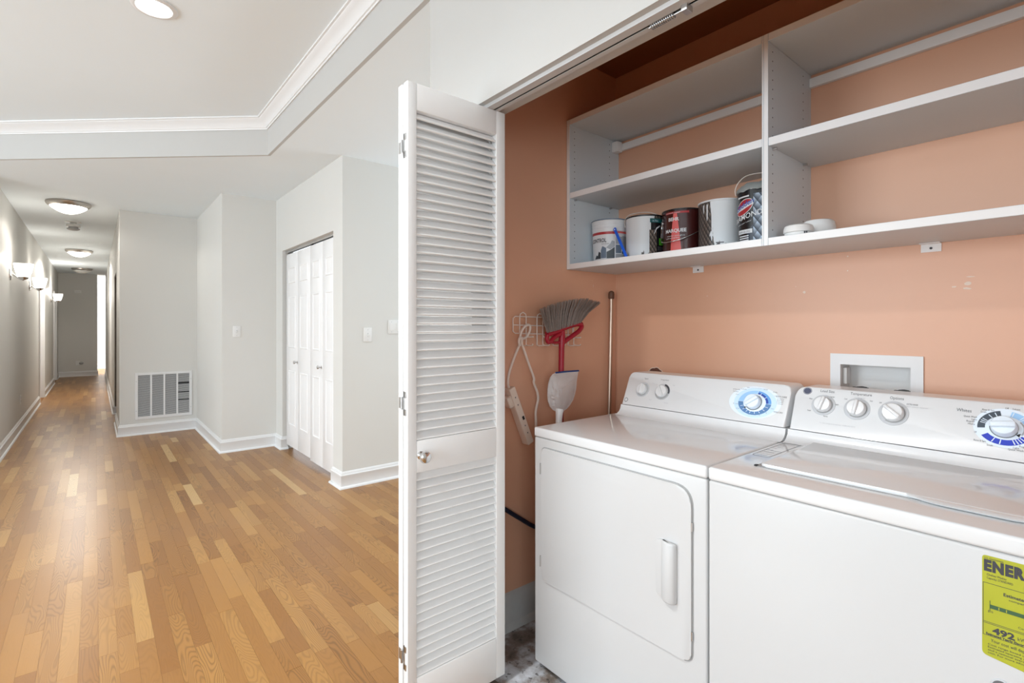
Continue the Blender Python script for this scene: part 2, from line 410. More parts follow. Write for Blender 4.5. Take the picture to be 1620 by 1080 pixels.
# passage end with its window opening
def holed(bm, X0, X1, ya, yb, za, zb, hy0, hy1, hz0, hz1):
    ys, zs = [ya, hy0, hy1, yb], [za, hz0, hz1, zb]
    V = {}
    for i, y in enumerate(ys):
        for j, z in enumerate(zs):
            for k, x in enumerate((X0, X1)): V[i, j, k] = bm.verts.new((x, y, z))
    for i in range(3):
        for j in range(3):
            if i == j == 1: continue
            for k in (0, 1): bm.faces.new([V[i, j, k], V[i + 1, j, k], V[i + 1, j + 1, k], V[i, j + 1, k]])
    for a, b in (((1, 1), (2, 1)), ((2, 1), (2, 2)), ((2, 2), (1, 2)), ((1, 2), (1, 1))):
        bm.faces.new([V[(*a, 0)], V[(*b, 0)], V[(*b, 1)], V[(*a, 1)]])
    R = [(i, 0) for i in range(3)] + [(3, j) for j in range(3)] + [(i, 3) for i in (3, 2, 1)] + [(0, j) for j in (3, 2, 1)]
    for a, b in zip(R, R[1:] + R[:1]): bm.faces.new([V[(*a, 0)], V[(*b, 0)], V[(*b, 1)], V[(*a, 1)]])
    return bm
struct('wall_passage_end', holed(NB(), 4.0, 4.1, 1.78, 3.95, 0, CEIL, 2.0, 3.7, .6, 2.3), 'wall_paint')
# laundry closet
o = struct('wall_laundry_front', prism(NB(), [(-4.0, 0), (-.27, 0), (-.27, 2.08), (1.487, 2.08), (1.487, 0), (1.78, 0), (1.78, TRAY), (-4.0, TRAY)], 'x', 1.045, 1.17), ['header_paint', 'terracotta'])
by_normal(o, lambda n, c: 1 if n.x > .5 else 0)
o = struct('wall_laundry_left', box(NB(), 1.17, 2.2, 1.67, 1.78, 0, CEIL), ['wall_paint', 'terracotta'])
by_normal(o, lambda n, c: 1 if n.y < -.5 else 0)
VB = (.437, .644, 1.0, 1.160)
struct('wall_laundry_back', holed(NB(), 2.088, 2.2, -.3, 1.67, 0, CEIL, *VB), 'terracotta')
struct('wall_laundry_right', box(NB(), 1.17, 2.2, -.42, -.3, 0, CEIL), 'terracotta')
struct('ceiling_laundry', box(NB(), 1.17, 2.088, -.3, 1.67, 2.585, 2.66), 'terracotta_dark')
# big room around the camera
struct('wall_left', holed(NB(), -4.6, -4.72, -4.0, 6.5, 0, TRAY + .1, -2.35, 5.15, .55, 2.5), 'wall_paint')
b = NB(); holed(b, -4.0, -4.12, -4.72, 1.17, 0, TRAY + .1, -3.95, -1.45, .55, 2.45)
for v in b.verts: v.co = Vector((v.co.y, v.co.x, v.co.z))
struct('wall_back', b, 'wall_paint')
wall_box('wall_room_corner', -4.72, -.84, 6.5, 6.62, 0, CEIL)
# far room
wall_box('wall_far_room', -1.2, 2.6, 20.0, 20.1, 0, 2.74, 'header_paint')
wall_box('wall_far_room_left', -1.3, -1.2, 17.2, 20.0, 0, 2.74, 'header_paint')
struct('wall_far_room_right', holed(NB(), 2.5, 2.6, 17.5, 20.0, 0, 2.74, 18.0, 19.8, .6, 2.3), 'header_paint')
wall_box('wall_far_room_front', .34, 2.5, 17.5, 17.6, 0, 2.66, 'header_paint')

# ceilings: lowered border with the raised tray let into it
TR = [(1.062, -3.6), (1.062, 4.324), (-.65, 5.885), (-3.5, 5.885), (-4.1, 5.3), (-4.1, -3.6)]
OUT = [(-4.72, -4.12), (1.17, -4.12), (1.17, 1.67), (4.1, 1.67), (4.1, 4.07), (2.3, 4.07), (2.3, 6.0), (1.1, 6.0), (1.1, 7.6), (.34, 7.6), (.34, 17.5), (2.6, 17.5), (2.6, 20.1), (-1.3, 20.1), (-1.3, 17.2), (-.84, 17.2), (-.84, 6.62), (-4.72, 6.62)]
b = NB(); es = []
for loop in (OUT, TR):
    vs = [b.verts.new((x, y, CEIL)) for x, y in loop]
    es += [b.edges.new((vs[i], vs[(i + 1) % len(vs)])) for i in range(len(vs))]
bmesh.ops.triangle_fill(b, use_beauty=True, use_dissolve=False, edges=es)
r = bmesh.ops.extrude_face_region(b, geom=b.faces[:])
for v in [g for g in r['geom'] if isinstance(g, bmesh.types.BMVert)]: v.co.z += .06
struct('ceiling', b, 'ceiling_paint')
b = NB(); prism(b, [(-4.72, -4.12), (1.17, -4.12), (1.17, 6.62), (-4.72, 6.62)], 'z', TRAY, TRAY + .08)
struct('ceiling_tray', b, 'ceiling_paint')
b = NB(); sweep(b, TR + TR[:1], [(-.001, CEIL - .0005), (-.001, TRAY), (.02, TRAY), (.02, CEIL - .0005)], -1)
struct('trim_1', b, 'header_paint')
b = NB()
crown = [(0, 2.862), (.010, 2.860), (.013, 2.868), (.020, 2.870), (.024, 2.878), (.036, 2.896), (.053, 2.912), (.068, 2.921), (.072, 2.928), (.082, 2.930), (.082, TRAY), (0, TRAY)]
TR2 = [(1.062, 1.80), (1.062, 4.324), (-.65, 5.885), (-3.5, 5.885), (-4.1, 5.3), (-4.1, -3.6), (1.045, -3.6), (1.045, 1.78)]
sweep(b, TR2, crown, 1)
struct('trim_2', b, 'trim_white', smooth=35)

BB = [(0, 0), (.030, 0), (.029, .010), (.023, .017), (.016, .020), (.016, .097), (.0185, .101), (.018, .108), (.012, .113), (.011, .120), (.008, .128), (.003, .134), (0, .134)]
def base(name, path, side, mat='trim_white', prof=BB):
    return struct(name, sweep(NB(), path, prof, side), mat, smooth=40)
base('baseboard_closet', [(1.575, 5.62), (1.52, 5.62), (1.52, 5.85), (1.0, 5.85), (1.0, 7.47), (.222, 7.47), (.222, HD3[0])], 1)
base('baseboard_switch', [(1.575, 4.15), (1.52, 4.15), (1.52, 3.95), (4.0, 3.95)], -1)
base('baseboard_hall_right', [(.30, HD3[1]), (.222, HD3[1]), (.222, 17.5)], 1)
base('baseboard_hall_left', [(-.72, 6.5), (-.72, HD1[0] - .06)], -1)
base('baseboard_hall_middle', [(-.72, HD1[1] + .06), (-.72, HD2[0] - .06)], -1)
base('baseboard_hall_end', [(-.72, HD2[1] + .06), (-.72, 17.2), (.051, 17.2), (.051, 17.32)], -1)
base('baseboard_far_room', [(-1.2, 20.0), (2.5, 20.0)], -1)
base('baseboard_laundry', [(1.17, 1.67), (2.088, 1.67)], -1, 'laundry_base',
     [(0, 0), (.026, 0), (.025, .018), (.017, .030), (.015, .032), (.015, .112), (.012, .116), (.012, .135), (.006, .148), (0, .155)])
b = NB(); sweep(b, [(-1.2, 20.0), (2.5, 20.0)], [(0, 2.50), (.012, 2.50), (.09, 2.62), (.09, CEIL), (0, CEIL)], -1); struct('trim_3', b, 'trim_white', smooth=40)
# hall doorways: jamb lining, casing and a shut leaf set back
def casing(name, X, dx, y0, y1, h, mat):
    b = NB(); w = .06
    prism(b, [(y0 - w, 0), (y0, 0), (y0, h), (y1, h), (y1, 0), (y1 + w, 0), (y1 + w, h + w), (y0 - w, h + w)], 'x', X, X + dx)
    return struct(name, b, mat)
casing('trim_4', -.72, .018, *HD1, 2.03, 'trim_white'); casing('trim_5', -.72, .018, *HD2, 2.03, 'trim_white')
for nm, (a, c) in (('door_1', HD1), ('door_2', HD2)):
    d = thing(nm, (-.81, (a + c) / 2, 0), 'white slab door set back in the %s doorway of the hall\'s sconce wall' % ('nearer' if nm == 'door_1' else 'farther'), 'door', kind='structure')
    mk('leaf', box(NB(), -.835, -.80, a, c, .01, 2.03, .003), 'door_white', d)
    mk('jamb', prism(NB(), [(a, .0), (a + .012, .0), (a + .012, 2.018), (c - .012, 2.018), (c - .012, 0), (c, 0), (c, 2.03), (a, 2.03)], 'x', -.80, -.722), 'trim_white', d)
d = thing('door_3', (.31, 9.0, 0), 'dark brown door and jamb in the opening at the right hall wall', 'door', kind='structure')
mk('jamb', prism(NB(), [(HD3[0], 0), (HD3[0] + .014, 0), (HD3[0] + .014, 2.016), (HD3[1] - .014, 2.016), (HD3[1] - .014, 0), (HD3[1], 0), (HD3[1], 2.03), (HD3[0], 2.03)], 'x', .226, .33), 'dark_brown', d)  # jamb and leaf share one even dark brown
mk('leaf', box(NB(), .335, .372, *HD3, .01, 2.03, .003), 'dark_brown', d)
mk('strike_plate', box(NB(), .245, .285, HD3[1] - .018, HD3[1] - .0135, .90, .99, .001), 'steel', d)

# ------------------------------------------------------------------ oak strip floor
b = NB()
prism(b, [(-4.72, -4.12), (1.105, -4.12), (1.105, 1.48), (1.045, 1.48), (1.045, 1.78), (4.1, 1.78), (4.1, 4.0), (2.3, 4.0), (2.3, 6.0), (1.1, 6.0), (1.1, 7.6), (.38, 7.6), (.38, 17.4), (2.6, 17.4), (2.6, 20.1), (-1.3, 20.1), (-1.3, 17.3), (-.9, 17.3), (-.9, 6.62), (-4.72, 6.62)], 'z', -.05, -.0016)
floor = struct('floor', b, 'floor_gap', loc=(0, 0, 0))
PW = .0598
def spans(x):
    if x < -4.6: return []
    if x < -.72: return [(-4, 6.5)] + ([(17.32, 20)] if x > -1.2 else [])
    if x < .03: return [(-4, 17.2), (17.32, 20)]
    if x < .222: return [(-4, 20)]
    if x < .345: return [(-4, 7.47), (8.55, 9.45), (17.6, 20)]
    if x < 1.0: return [(-4, 7.47), (17.6, 20)]
    if x < 1.05: return [(-4, 5.85), (17.6, 20)]
    if x < 1.105: return [(-4, 1.47), (1.78, 5.85), (17.6, 20)]
    if x < 1.52: return [(1.78, 5.85), (17.6, 20)]
    if x < 1.66: return [(1.78, 3.95), (4.15, 5.62), (17.6, 20)]
    if x < 2.2: return [(1.78, 3.95), (4.1, 5.9), (17.6, 20)]
    return [(1.78, 3.95)] + ([(17.6, 20)] if x < 2.5 else [])
def proj(x, y, z=0):
    f = x * sa + y * ca
    if f < .05: return None
    return (810 + F_PX * (x * ca - y * sa) / f, 516 - F_PX * (z - EYE) / f, f)
planks = []
rng = random.Random(11)
k = int(-4.6 / PW) - 1
while k * PW < 4.0:
    x0 = .0118 + k * PW; x1 = x0 + PW; xm = (x0 + x1) / 2; k += 1
    for ya, yb in spans(xm):
        y = ya - rng.random() * .4
        while y < yb:
            ln = rng.choice([.22, .28, .33, .38, .45, .52, .6, .75, .9])
            a, c = max(y, ya), min(y + ln, yb); y += ln
            if c - a < .02: continue
            t = rng.random(); tone = .20 + .58 * t if rng.random() > .08 else .78 + .22 * rng.random()
            planks.append((x0, x1, a, c, tone, rng.random()))
def plank_mesh(name, items):
    me = bpy.data.meshes.new(name); vs, fs, tn, sd = [], [], [], []
    for x0, x1, a, c, t, s in items:
        g = .0003; z = -.0004 * s; e = 0.0; i = len(vs)
        X0, X1, A, C = x0 + g, x1 - g, a + g, c - g
        vs += [(X0, A, -.0016), (X1, A, -.0016), (X1, C, -.0016), (X0, C, -.0016), (X0 + e, A + e, z), (X1 - e, A + e, z), (X1 - e, C - e, z), (X0 + e, C - e, z)]
        fs += [(i + 4, i + 5, i + 6, i + 7), (i, i + 1, i + 5, i + 4), (i + 1, i + 2, i + 6, i + 5), (i + 2, i + 3, i + 7, i + 6), (i + 3, i, i + 4, i + 7)]
        tn += [t] * 5; sd += [s] * 5
    me.from_pydata(vs, [], fs)
    for nm, dat in (('tone', tn), ('seed', sd)):
        at_ = me.attributes.new(nm, 'FLOAT', 'FACE'); at_.data.foreach_set('value', dat)
    return me
near = []
for i, p in enumerate(planks):
    q = proj((p[0] + p[1]) / 2, (p[2] + p[3]) / 2)
    ok = False
    for yy in (p[2], (p[2] + p[3]) / 2, p[3]):
        q = proj((p[0] + p[1]) / 2, yy)
        if q and -10 < q[0] < 640 and 560 < q[1] < 1085: ok = True
    if ok:
        near.append(((p[3] - p[2]) / (((p[0] * sa + (p[2] + p[3]) / 2 * ca)) ** 2.6), i))
near.sort(reverse=True); single = {i for _, i in near[:298]}
for i in sorted(single): link('plank', plank_mesh('plank', [planks[i]]), 'oak', floor)
tag(link('plank_field', plank_mesh('plank_field', [p for i, p in enumerate(planks) if i not in single]), 'oak', floor), kind='stuff')
b = NB(); box(b, 1.105, 2.09, -.3, 1.68, -.05, -.004)
lf = struct('floor_laundry', b, 'gap_dark', loc=(1.6, .7, 0))
x = 1.127
while x < 2.088:
    y = -.3
    while y < 1.66:
        xb, yb = min(x + .305, 2.088), min(y + .305, 1.67)
        mk('tile', box(NB(), x + .001, xb - .001, y + .001, yb - .001, -.004, 0, .0008, 1), 'stone', lf); y += .305
    x += .305
struct('trim_6', box(NB(), 1.105, 1.127, -.3, 1.487, -.004, .002, .001), 'dark_brown')

# ------------------------------------------------------------------ ceiling lights, sconces
def flush(y, x, lit, label, watt=0):
    t = thing('ceiling_light', (x, y, CEIL), label, 'ceiling light', 'flush lights along the hall ceiling')
    mk('rim', lathe(NB(), [(.150, -.001), (.192, -.001), (.196, -.010), (.190, -.030), (.172, -.048), (.160, -.050), (.156, -.044)], at(x, y, CEIL), 36, False, False), 'nickel', t, 40)
    g = [(.163, -.046), (.152, -.058), (.136, -.072), (.115, -.087), (.090, -.101), (.062, -.113), (.033, -.121), (.002, -.124)]
    mk('glass_dome', lathe(NB(), g, at(x, y, CEIL), 36, False, True), 'lamp_glass' if lit else 'lamp_off_glass', t, 60)
    if lit:
        l = bpy.data.lights.new('flush_bulb', 'SPOT'); l.energy = watt; l.spot_size = math.radians(165); l.spot_blend = .2; l.shadow_soft_size = .10; l.color = (1, .95, .88)
        lo = bpy.data.objects.new('flush_bulb', l); COL.objects.link(lo); lo.location = (x, y, CEIL - .14)
flush(7.40, -.222, True, 'lit flush ceiling light with nickel rim, first and largest along the hall', 20)
flush(11.91, -.215, True, 'lit flush ceiling light with nickel rim, second along the hall beyond the detector', 120)
flush(15.61, -.232, False, 'unlit flush ceiling light at the far end of the hall')
def downlight(x, y, label, watt=60):
    t = thing('downlight', (x, y, TRAY), label, 'ceiling light', 'recessed lights in the tray ceiling')
    mk('trim_ring', lathe(NB(), [(.075, -.0005), (.100, -.0005), (.102, -.004), (.096, -.009), (.080, -.010), (.075, -.006)], at(x, y, TRAY), 36, False, False), 'trim_white', t, 40)
    mk('lens', lathe(NB(), [(.078, -.004), (.06, -.012), (.03, -.017), (.002, -.018)], at(x, y, TRAY), 32, False, True), 'downlight_glass', t, 60)
    l = bpy.data.lights.new('downlight_lamp', 'SPOT'); l.energy = watt; l.spot_size = math.radians(150); l.spot_blend = .9; l.shadow_soft_size = .07; l.color = (.98, .98, .97)
    lo = bpy.data.objects.new('downlight_lamp', l); COL.objects.link(lo); lo.location = (x, y, TRAY - .03)
downlight(.235, 3.17, 'lit round recessed light in the white tray ceiling near the crown molding')
downlight(-.50, 1.30, 'recessed light of the tray ceiling above the front of the laundry closet', 200)
downlight(-2.2, 3.17, 'recessed light of the tray ceiling on the window side')
downlight(-2.2, .95, 'recessed light of the tray ceiling over the middle of the room')
def sconce(y, label, watt):
    X = -.72; t = thing('wall_sconce', (X, y, 1.80), label, 'wall light', 'lit sconces along the left hall wall')
    b = NB(); T = Matrix.Translation((X, y, 1.885)) @ Matrix.Rotation(PI / 2, 4, 'Y') @ Matrix.Diagonal((1.75, 1, 1, 1))
    lathe(b, [(.050, 0), (.050, .006), (.044, .014), (.030, .018), (.002, .020)], T, 28, True, True); mk('backplate', b, 'chrome', t, 40)
    arm = smoothpath([(X + .015, y, 1.87), (X + .035, y, 1.862), (X + .06, y, 1.838), (X + .085, y, 1.815), (X + .108, y, 1.81), (X + .112, y, 1.822)], 5)
    mk('arm', tube(NB(), arm, .008, 10), 'chrome', t, 50)
    cx = X + .112
    mk('cup', lathe(NB(), [(.010, 1.812), (.034, 1.822), (.045, 1.842), (.042, 1.842), (.010, 1.83)], at(cx, y, 0), 24), 'chrome', t, 40)
    mk('glass_shade', lathe(NB(), [(.040, 1.838), (.052, 1.852), (.066, 1.89), (.077, 1.94), (.084, 1.988), (.081, 1.988), (.073, 1.94), (.062, 1.89), (.048, 1.856), (.036, 1.842)], at(cx, y, 0), 28, True, True), 'sconce_glass', t, 50)
    point('sconce_bulb', (cx + .005, y, 2.03), watt, .05)
sconce(7.76, 'nearest lit glass bowl sconce with chrome backplate on the left hall wall', 3.5)
sconce(9.90, 'second lit glass bowl sconce along the left hall wall', 5)
sconce(14.47, 'third and farthest lit glass bowl sconce on the left hall wall', 17)
t = thing('smoke_detector', (-.216, 8.73, CEIL), 'grey white smoke detector hanging from the hall ceiling between two lights', 'detector')
mk('mounting_plate', lathe(NB(), [(.085, 0), (.085, -.006), (.06, -.010), (.035, -.012)], at(-.216, 8.73, CEIL), 28), 'white_plastic', t, 40)
mk('neck', lathe(NB(), [(.035, -.010), (.035, -.030), (.072, -.036), (.074, -.062), (.060, -.066)], at(-.216, 8.73, CEIL), 28), 'lamp_off_glass', t, 40)
mk('sensor_chamber', lathe(NB(), [(.050, -.064), (.050, -.082), (.066, -.086), (.066, -.098), (.045, -.108), (.002, -.110)], at(-.216, 8.73, CEIL), 28), 'grey_fin', t, 40)

# ------------------------------------------------------------------ wall fittings
def plate(name, x0, x1, y, z0, z1, label, cat, toggles=1):
    t = thing(name, ((x0 + x1) / 2, y, z0), label, cat)
    mk('cover_plate', box(NB(), x0, x1, y - .007, y - .0002, z0, z1, .003), 'white_plastic', t, 40)
    w = (x1 - x0) / toggles
    for i in range(toggles):
        cx = x0 + w * (i + .5); cz = (z0 + z1) / 2
        if toggles == 1:
            mk('collar', box(NB(), cx - .0055, cx + .0055, y - .0085, y - .006, cz - .013, cz + .013, .0008), 'print_light', t)
            b = NB(); box(b, 0, .009, 0, .016, 0, .011, .001, 2, Matrix.Translation((cx, y - .013, cz - .003)) @ Matrix.Rotation(.45, 4, 'X')); mk('toggle', b, 'white_plastic', t)
        else:
            mk('rocker', box(NB(), cx - .0165, cx + .0165, y - .010, y - .006, cz - .033, cz + .033, .0015), 'white_plastic', t)
        for dz in (-.042, .042):
            mk('screw', lathe(NB(), [(.003, -.0002), (.003, .0014), (.0022, .0018)], facing((cx, y - .007, cz + dz), (0, -1, 0)), 10), 'print_light', t)
    return t
plate('light_switch', 1.099, 1.171, 5.85, 1.184, 1.299, 'white toggle switch plate on the jogged wall left of the closet doors', 'switch')
plate('light_switch', 1.695, 1.766, 3.95, 1.166, 1.283, 'white toggle switch plate on the wall right of the closet corner', 'switch')
plate('light_switch', 1.913, 2.03, 3.95, 1.231, 1.349, 'wide white two rocker plate half hidden behind the louvered door', 'switch', 2)
t = thing('door_chime', (-.337, 17.2, 2.15), 'small white chime box high on the end wall of the hall', 'chime')
mk('cover', box(NB(), -.402, -.272, 17.16, 17.199, 2.15, 2.225, .006), 'white_plastic', t, 40)
mk('grille_slot', box(NB(), -.385, -.29, 17.157, 17.161, 2.18, 2.19, .001), 'print_light', t)
t = thing('wall_outlet', (-.33, 17.2, .29), 'low white outlet with a dark oval plug in the hall end wall', 'outlet')
mk('cover_plate', box(NB(), -.38, -.30, 17.192, 17.199, .285, .40, .003), 'white_plastic', t)
b = NB(); lathe(b, [(.045, 0), (.045, .02), (.03, .03), (.002, .032)], facing((-.27, 17.193, .34), (0, -1, 0)) @ Matrix.Diagonal((1, .75, 1, 1)), 20); mk('plug_in', b, 'grey_fin', t, 40)
t = thing('wall_outlet', (-.72, 8.79, .33), 'small white outlet low on the left hall wall below the sconces', 'outlet')
mk('cover_plate', box(NB(), -.7198, -.714, 8.755, 8.825, .32, .435, .002), 'white_plastic', t)
for dz in (.355, .40): mk('socket', box(NB(), -.716, -.7128, 8.772, 8.808, dz - .014, dz + .014, .001), 'print_light', t)

# return air grille
t = thing('return_air_grille', (.655, 7.47, .183), 'white return air grille with four louvered bays low on the grey wall', 'vent')
b = NB(); X0, X1, Z0, Z1, Y = .366, .945, .183, .737, 7.47
ys = Y - .012
for i, (a, c, e, f) in enumerate(((X0 + .0302, X1 - .0302, Z1 - .028, Z1), (X0 + .0302, X1 - .0302, Z0, Z0 + .030), (X0, X0 + .030, Z0, Z1), (X1 - .030, X1, Z0, Z1))):
    mk('frame_rail', box(NB(), a, c, ys, Y - .0005, e, f, .002), 'trim_white', t)
for xb in (.524, .656, .788): mk('mullion', box(NB(), xb - .009, xb + .009, ys + .001, Y - .002, Z0 + .03, Z1 - .028, .001), 'trim_white', t)
mk('duct_backing', box(NB(), X0 + .03, X1 - .03, Y - .0025, Y - .0006, Z0 + .03, Z1 - .028), 'gap_dark', t)
b = NB(); n = 42
for i in range(n):
    z = Z0 + .034 + (Z1 - Z0 - .068) * i / (n - 1)
    for a, c in ((X0 + .03, .515), (.533, .647), (.665, .779), (.797, X1 - .03)):
        if a > .79 and i in (14, 31, 32, 22): continue
        T = Matrix.Translation(((a + c) / 2, Y - .0055, z)) @ Matrix.Rotation(.75, 4, 'X'); box(b, 0, c - a, 0, .0095, 0, .0012, 0, 1, T)
tag(mk('louver_fins', b, 'fin_grey', t), kind='stuff')
for xx in (X0 + .014, X1 - .014):
    for zz in (Z0 + .1, Z1 - .1): mk('screw', lathe(NB(), [(.005, 0), (.005, .0015), (.003, .002)], facing((xx, ys, zz), (0, -1, 0)), 10), 'print_light', t)

# ------------------------------------------------------------------ panelled bifold closet doors
t = thing('door_4', (1.56, 4.86, 0), 'white panelled bifold closet doors with two small steel knobs', 'door', kind='structure')
def leaf(y0, y1, z0, z1, tilt):
    X = 1.548
    L = mk('leaf', box(NB(), X, X + .030, y0 + .0012, y1 - .0012, z0, z1, .002), 'door_white', t, 40)
    for a, c in ((1.735, 1.90), (1.075, 1.60), (.28, .84)):
        b = NB(); m_ = .075
        ya, yb = y0 + m_, y1 - m_
        # moulded panel: sunk bead then raised field
        def ringp(i, d): return [b.verts.new(p) for p in ((X - d, ya + i, a + i), (X - d, yb - i, a + i), (X - d, yb - i, c - i), (X - d, ya + i, c - i))]
        rs = [ringp(0, 0.0), ringp(.004, .004), ringp(.012, .004), ringp(.017, .0005), ringp(.022, .0005), ringp(.045, .005)]
        for A, B in zip(rs, rs[1:]):
            for j in range(4): b.faces.new((A[j], A[(j + 1) % 4], B[(j + 1) % 4], B[j]))
        b.faces.new(rs[-1])
        bk = ringp(0, -.004); 
        for j in range(4): b.faces.new((rs[0][j], bk[j], bk[(j + 1) % 4], rs[0][(j + 1) % 4]))
        mk('panel', b, 'door_white', L, 30)
    return L
YS_ = [5.566, 5.192, 4.818, 4.484, 4.150]
for i in range(4):
    z0 = .062 if i < 2 else .044
    leaf(YS_[i + 1], YS_[i], z0, 2.040 if i < 2 else 2.046, 0)
for y, z in ((5.198, .939), (4.513, .932)):
    mk('knob', lathe(NB(), [(.012, 0), (.012, .003), (.006, .006), (.006, .018), (.013, .024), (.016, .032), (.012, .039), (.002, .041)], facing((1.548, y, z), (-1, 0, 0)), 20), 'steel', t, 40)
mk('track', prism(NB(), [(1.550, 2.087), (1.550, 2.060), (1.553, 2.060), (1.553, 2.083), (1.577, 2.083), (1.577, 2.060), (1.580, 2.060), (1.580, 2.087)], 'y', 4.152, 5.618), 'aluminium', t)
mk('roller', box(NB(), 1.558, 1.572, 4.79, 4.83, 2.045, 2.070, .002), 'gap_dark', t)

# ------------------------------------------------------------------ louvered bifold door, folded open
t = thing('door_5', (.95, 1.45, 0), 'white louvered bifold door folded open beside the dryer, silver knob', 'door', kind='structure')
LX0, LX1, LT = .754, 1.146, .0275
slat_me = None
def louver_leaf(y):
    global slat_me
    L = mk('leaf', NB(), 'louver_white', t) if False else None
    L = thing('leaf', (.95, y, .03), None, None); L.parent = t; L.location = Vector((.95, y, .03)) - ORG[t.name]; ORG[L.name] = Vector((.95, y, .03))
    for nm, a, c, e, f in (('stile', LX0, LX0 + .032, .033, 2.067), ('stile', LX1 - .040, LX1, .033, 2.067), ('top_rail', LX0 + .032, LX1 - .040, 1.981, 2.067), ('lock_rail', LX0 + .032, LX1 - .040, .829, .931), ('bottom_rail', LX0 + .032, LX1 - .040, .033, .178)):
        mk(nm, box(NB(), a, c, y, y + LT, e, f, .0025), 'louver_white', L, 40)
    for z0, z1, n in ((.931, 1.981, 37), (.178, .829, 23)):
        p = (z1 - z0) / n
        for i in range(n):
            zc = z0 + p * (i + .5)
            if slat_me is None:
                b = NB(); w = LX1 - .040 - (LX0 + .032)
                box(b, 0, w, 0, .0325, 0, .0060, .0020, 2, Matrix.Rotation(math.radians(46), 4, 'X'))
                bmesh.ops.recalc_face_normals(b, faces=b.faces)
                slat_me = bpy.data.meshes.new('slat'); b.to_mesh(slat_me); b.free(); slat_me.materials.append(M['louver_white'])
            s = bpy.data.objects.new('slat', slat_me); COL.objects.link(s); s.parent = L
            s.location = Vector(((LX0 + .032 + LX1 - .040) / 2, y + LT / 2, zc)) - ORG[L.name]
    return L
louver_leaf(1.420); louver_leaf(1.4555)
for z in (1.866, 1.051, .248):
    b = NB(); X = LX0
    box(b, X - .0022, X + .0005, 1.4375, 1.4435, z - .038, z + .038, .0008)
    h = mk('hinge', b, 'steel', t)
    b = NB(); box(b, X - .0022, X + .0005, 1.428, 1.445, z + .018, z + .038, .0008); mk('hinge_leaf', b, 'steel', h)
    b = NB(); box(b, X - .0022, X + .0005, 1.428, 1.445, z - .038, z - .018, .0008); mk('hinge_leaf', b, 'steel', h)
    b = NB(); box(b, X - .0022, X + .0005, 1.458, 1.476, z - .018, z + .018, .0008); mk('hinge_leaf', b, 'steel', h)
    mk('hinge_barrel', tube(NB(), [(X - .004, 1.4515, z - .02), (X - .004, 1.4515, z + .02)], .004, 10), 'steel', h, 50)
mk('knob', lathe(NB(), [(.013, 0), (.013, .003), (.007, .007), (.007, .016), (.016, .022), (.0195, .031), (.017, .040), (.010, .044), (.002, .045)], facing((.799, 1.420, .884), (0, -1, 0)), 24), 'chrome', t, 40)
mk('pivot_pin', tube(NB(), [(1.100, 1.434, 2.066), (1.100, 1.434, 2.079)], .004, 10), 'steel', t, 50)
# overhead track of the laundry opening
t = thing('bifold_track', (1.10, .6, 2.05), 'grey metal bifold track under the laundry closet header', 'track')
mk('channel', prism(NB(), [(1.066, 2.0798), (1.066, 2.067), (1.094, 2.067), (1.094, 2.069), (1.068, 2.069), (1.068, 2.0780), (1.115, 2.0780), (1.115, 2.069), (1.102, 2.069), (1.102, 2.067), (1.117, 2.067), (1.117, 2.0798)], 'y', -.26, 1.486), 'track_white', t)
mk('inner_shadow_strip', box(NB(), 1.088, 1.108, -.25, 1.485, 2.0745, 2.0778), 'black', t)
b = NB(); pts = []
for i in range(97): a = i / 8 * 2 * PI; pts.append((1.0985 + .007 * math.cos(a), .765 - .0007 * i, 2.062 + .007 * math.sin(a)))
mk('snubber_spring', tube(b, pts, .0014, 6), 'steel', t, 60)
mk('spring_rod', tube(NB(), [(1.0985, .77, 2.062), (1.0985, .655, 2.062)], .003, 8), 'steel', t, 50)
mk('pivot_bracket', box(NB(), 1.085, 1.112, .655, .672, 2.052, 2.068, .002), 'steel', t)

# ------------------------------------------------------------------ wall shelving units
SX0, SX1, SZ0, SZ1 = 1.721, 2.0875, 1.564, 2.268
def edged(name, bm, parent):
    """white board whose front edge is banded in brighter white"""
    o = mk(name, bm, ['melamine', 'melamine_edge'], parent)
    for p in o.data.polygons: p.material_index = 1 if p.normal.x < -.8 else 0
    return o
def shelf_unit(y0, y1, label, lp, rp, mids, holes):
    t = thing('shelf_unit', ((SX0 + SX1) / 2, (y0 + y1) / 2, SZ0), label, 'shelving', 'white shelf units over the machines')
    edged('side_panel', box(NB(), SX0, SX1, y1 - lp, y1, SZ0, SZ1, .0008, 1), t)
    edged('side_panel', box(NB(), SX0, SX1, y0, y0 + rp, SZ0, SZ1, .0008, 1), t)
    a, c = y0 + rp + .0003, y1 - lp - .0003
    edged('top_board', box(NB(), SX0, SX1, a, c, SZ1 - .025, SZ1, .0008, 1), t)
    edged('bottom_shelf', box(NB(), SX0, SX1, a, c, SZ0, SZ0 + .025, .0008, 1), t)
    edged('middle_shelf', box(NB(), SX0 + .002, SX1, a, c, mids - .027, mids, .0008, 1), t)
    mk('hanging_rail', box(NB(), SX1 - .018, SX1 - .001, a, c, 2.192, 2.226, .001, 1), 'melamine_edge', t)
    for (yy, s) in holes:
        b = NB()
        for xx in (SX0 + .034, SX1 - .075):
            for i in range(20):
                z = SZ0 + .055 + i * .0315
                if z < SZ1 - .05 and abs(z - mids + .013) > .018: lathe(b, [(.0026, -.0004), (.0026, .0004)], facing((xx, yy, z), (0, s, 0)), 8)
        tag(mk('peg_holes', b, 'print_dark', t), kind='stuff')
        for xx in (SX0 + .034, SX1 - .075):
            mk('shelf_pin', tube(NB(), [(xx, yy - s * .001, mids - .032), (xx, yy + s * .014, mids - .032)], .004, 8), 'steel', t, 50)
    return t
YM = .7625
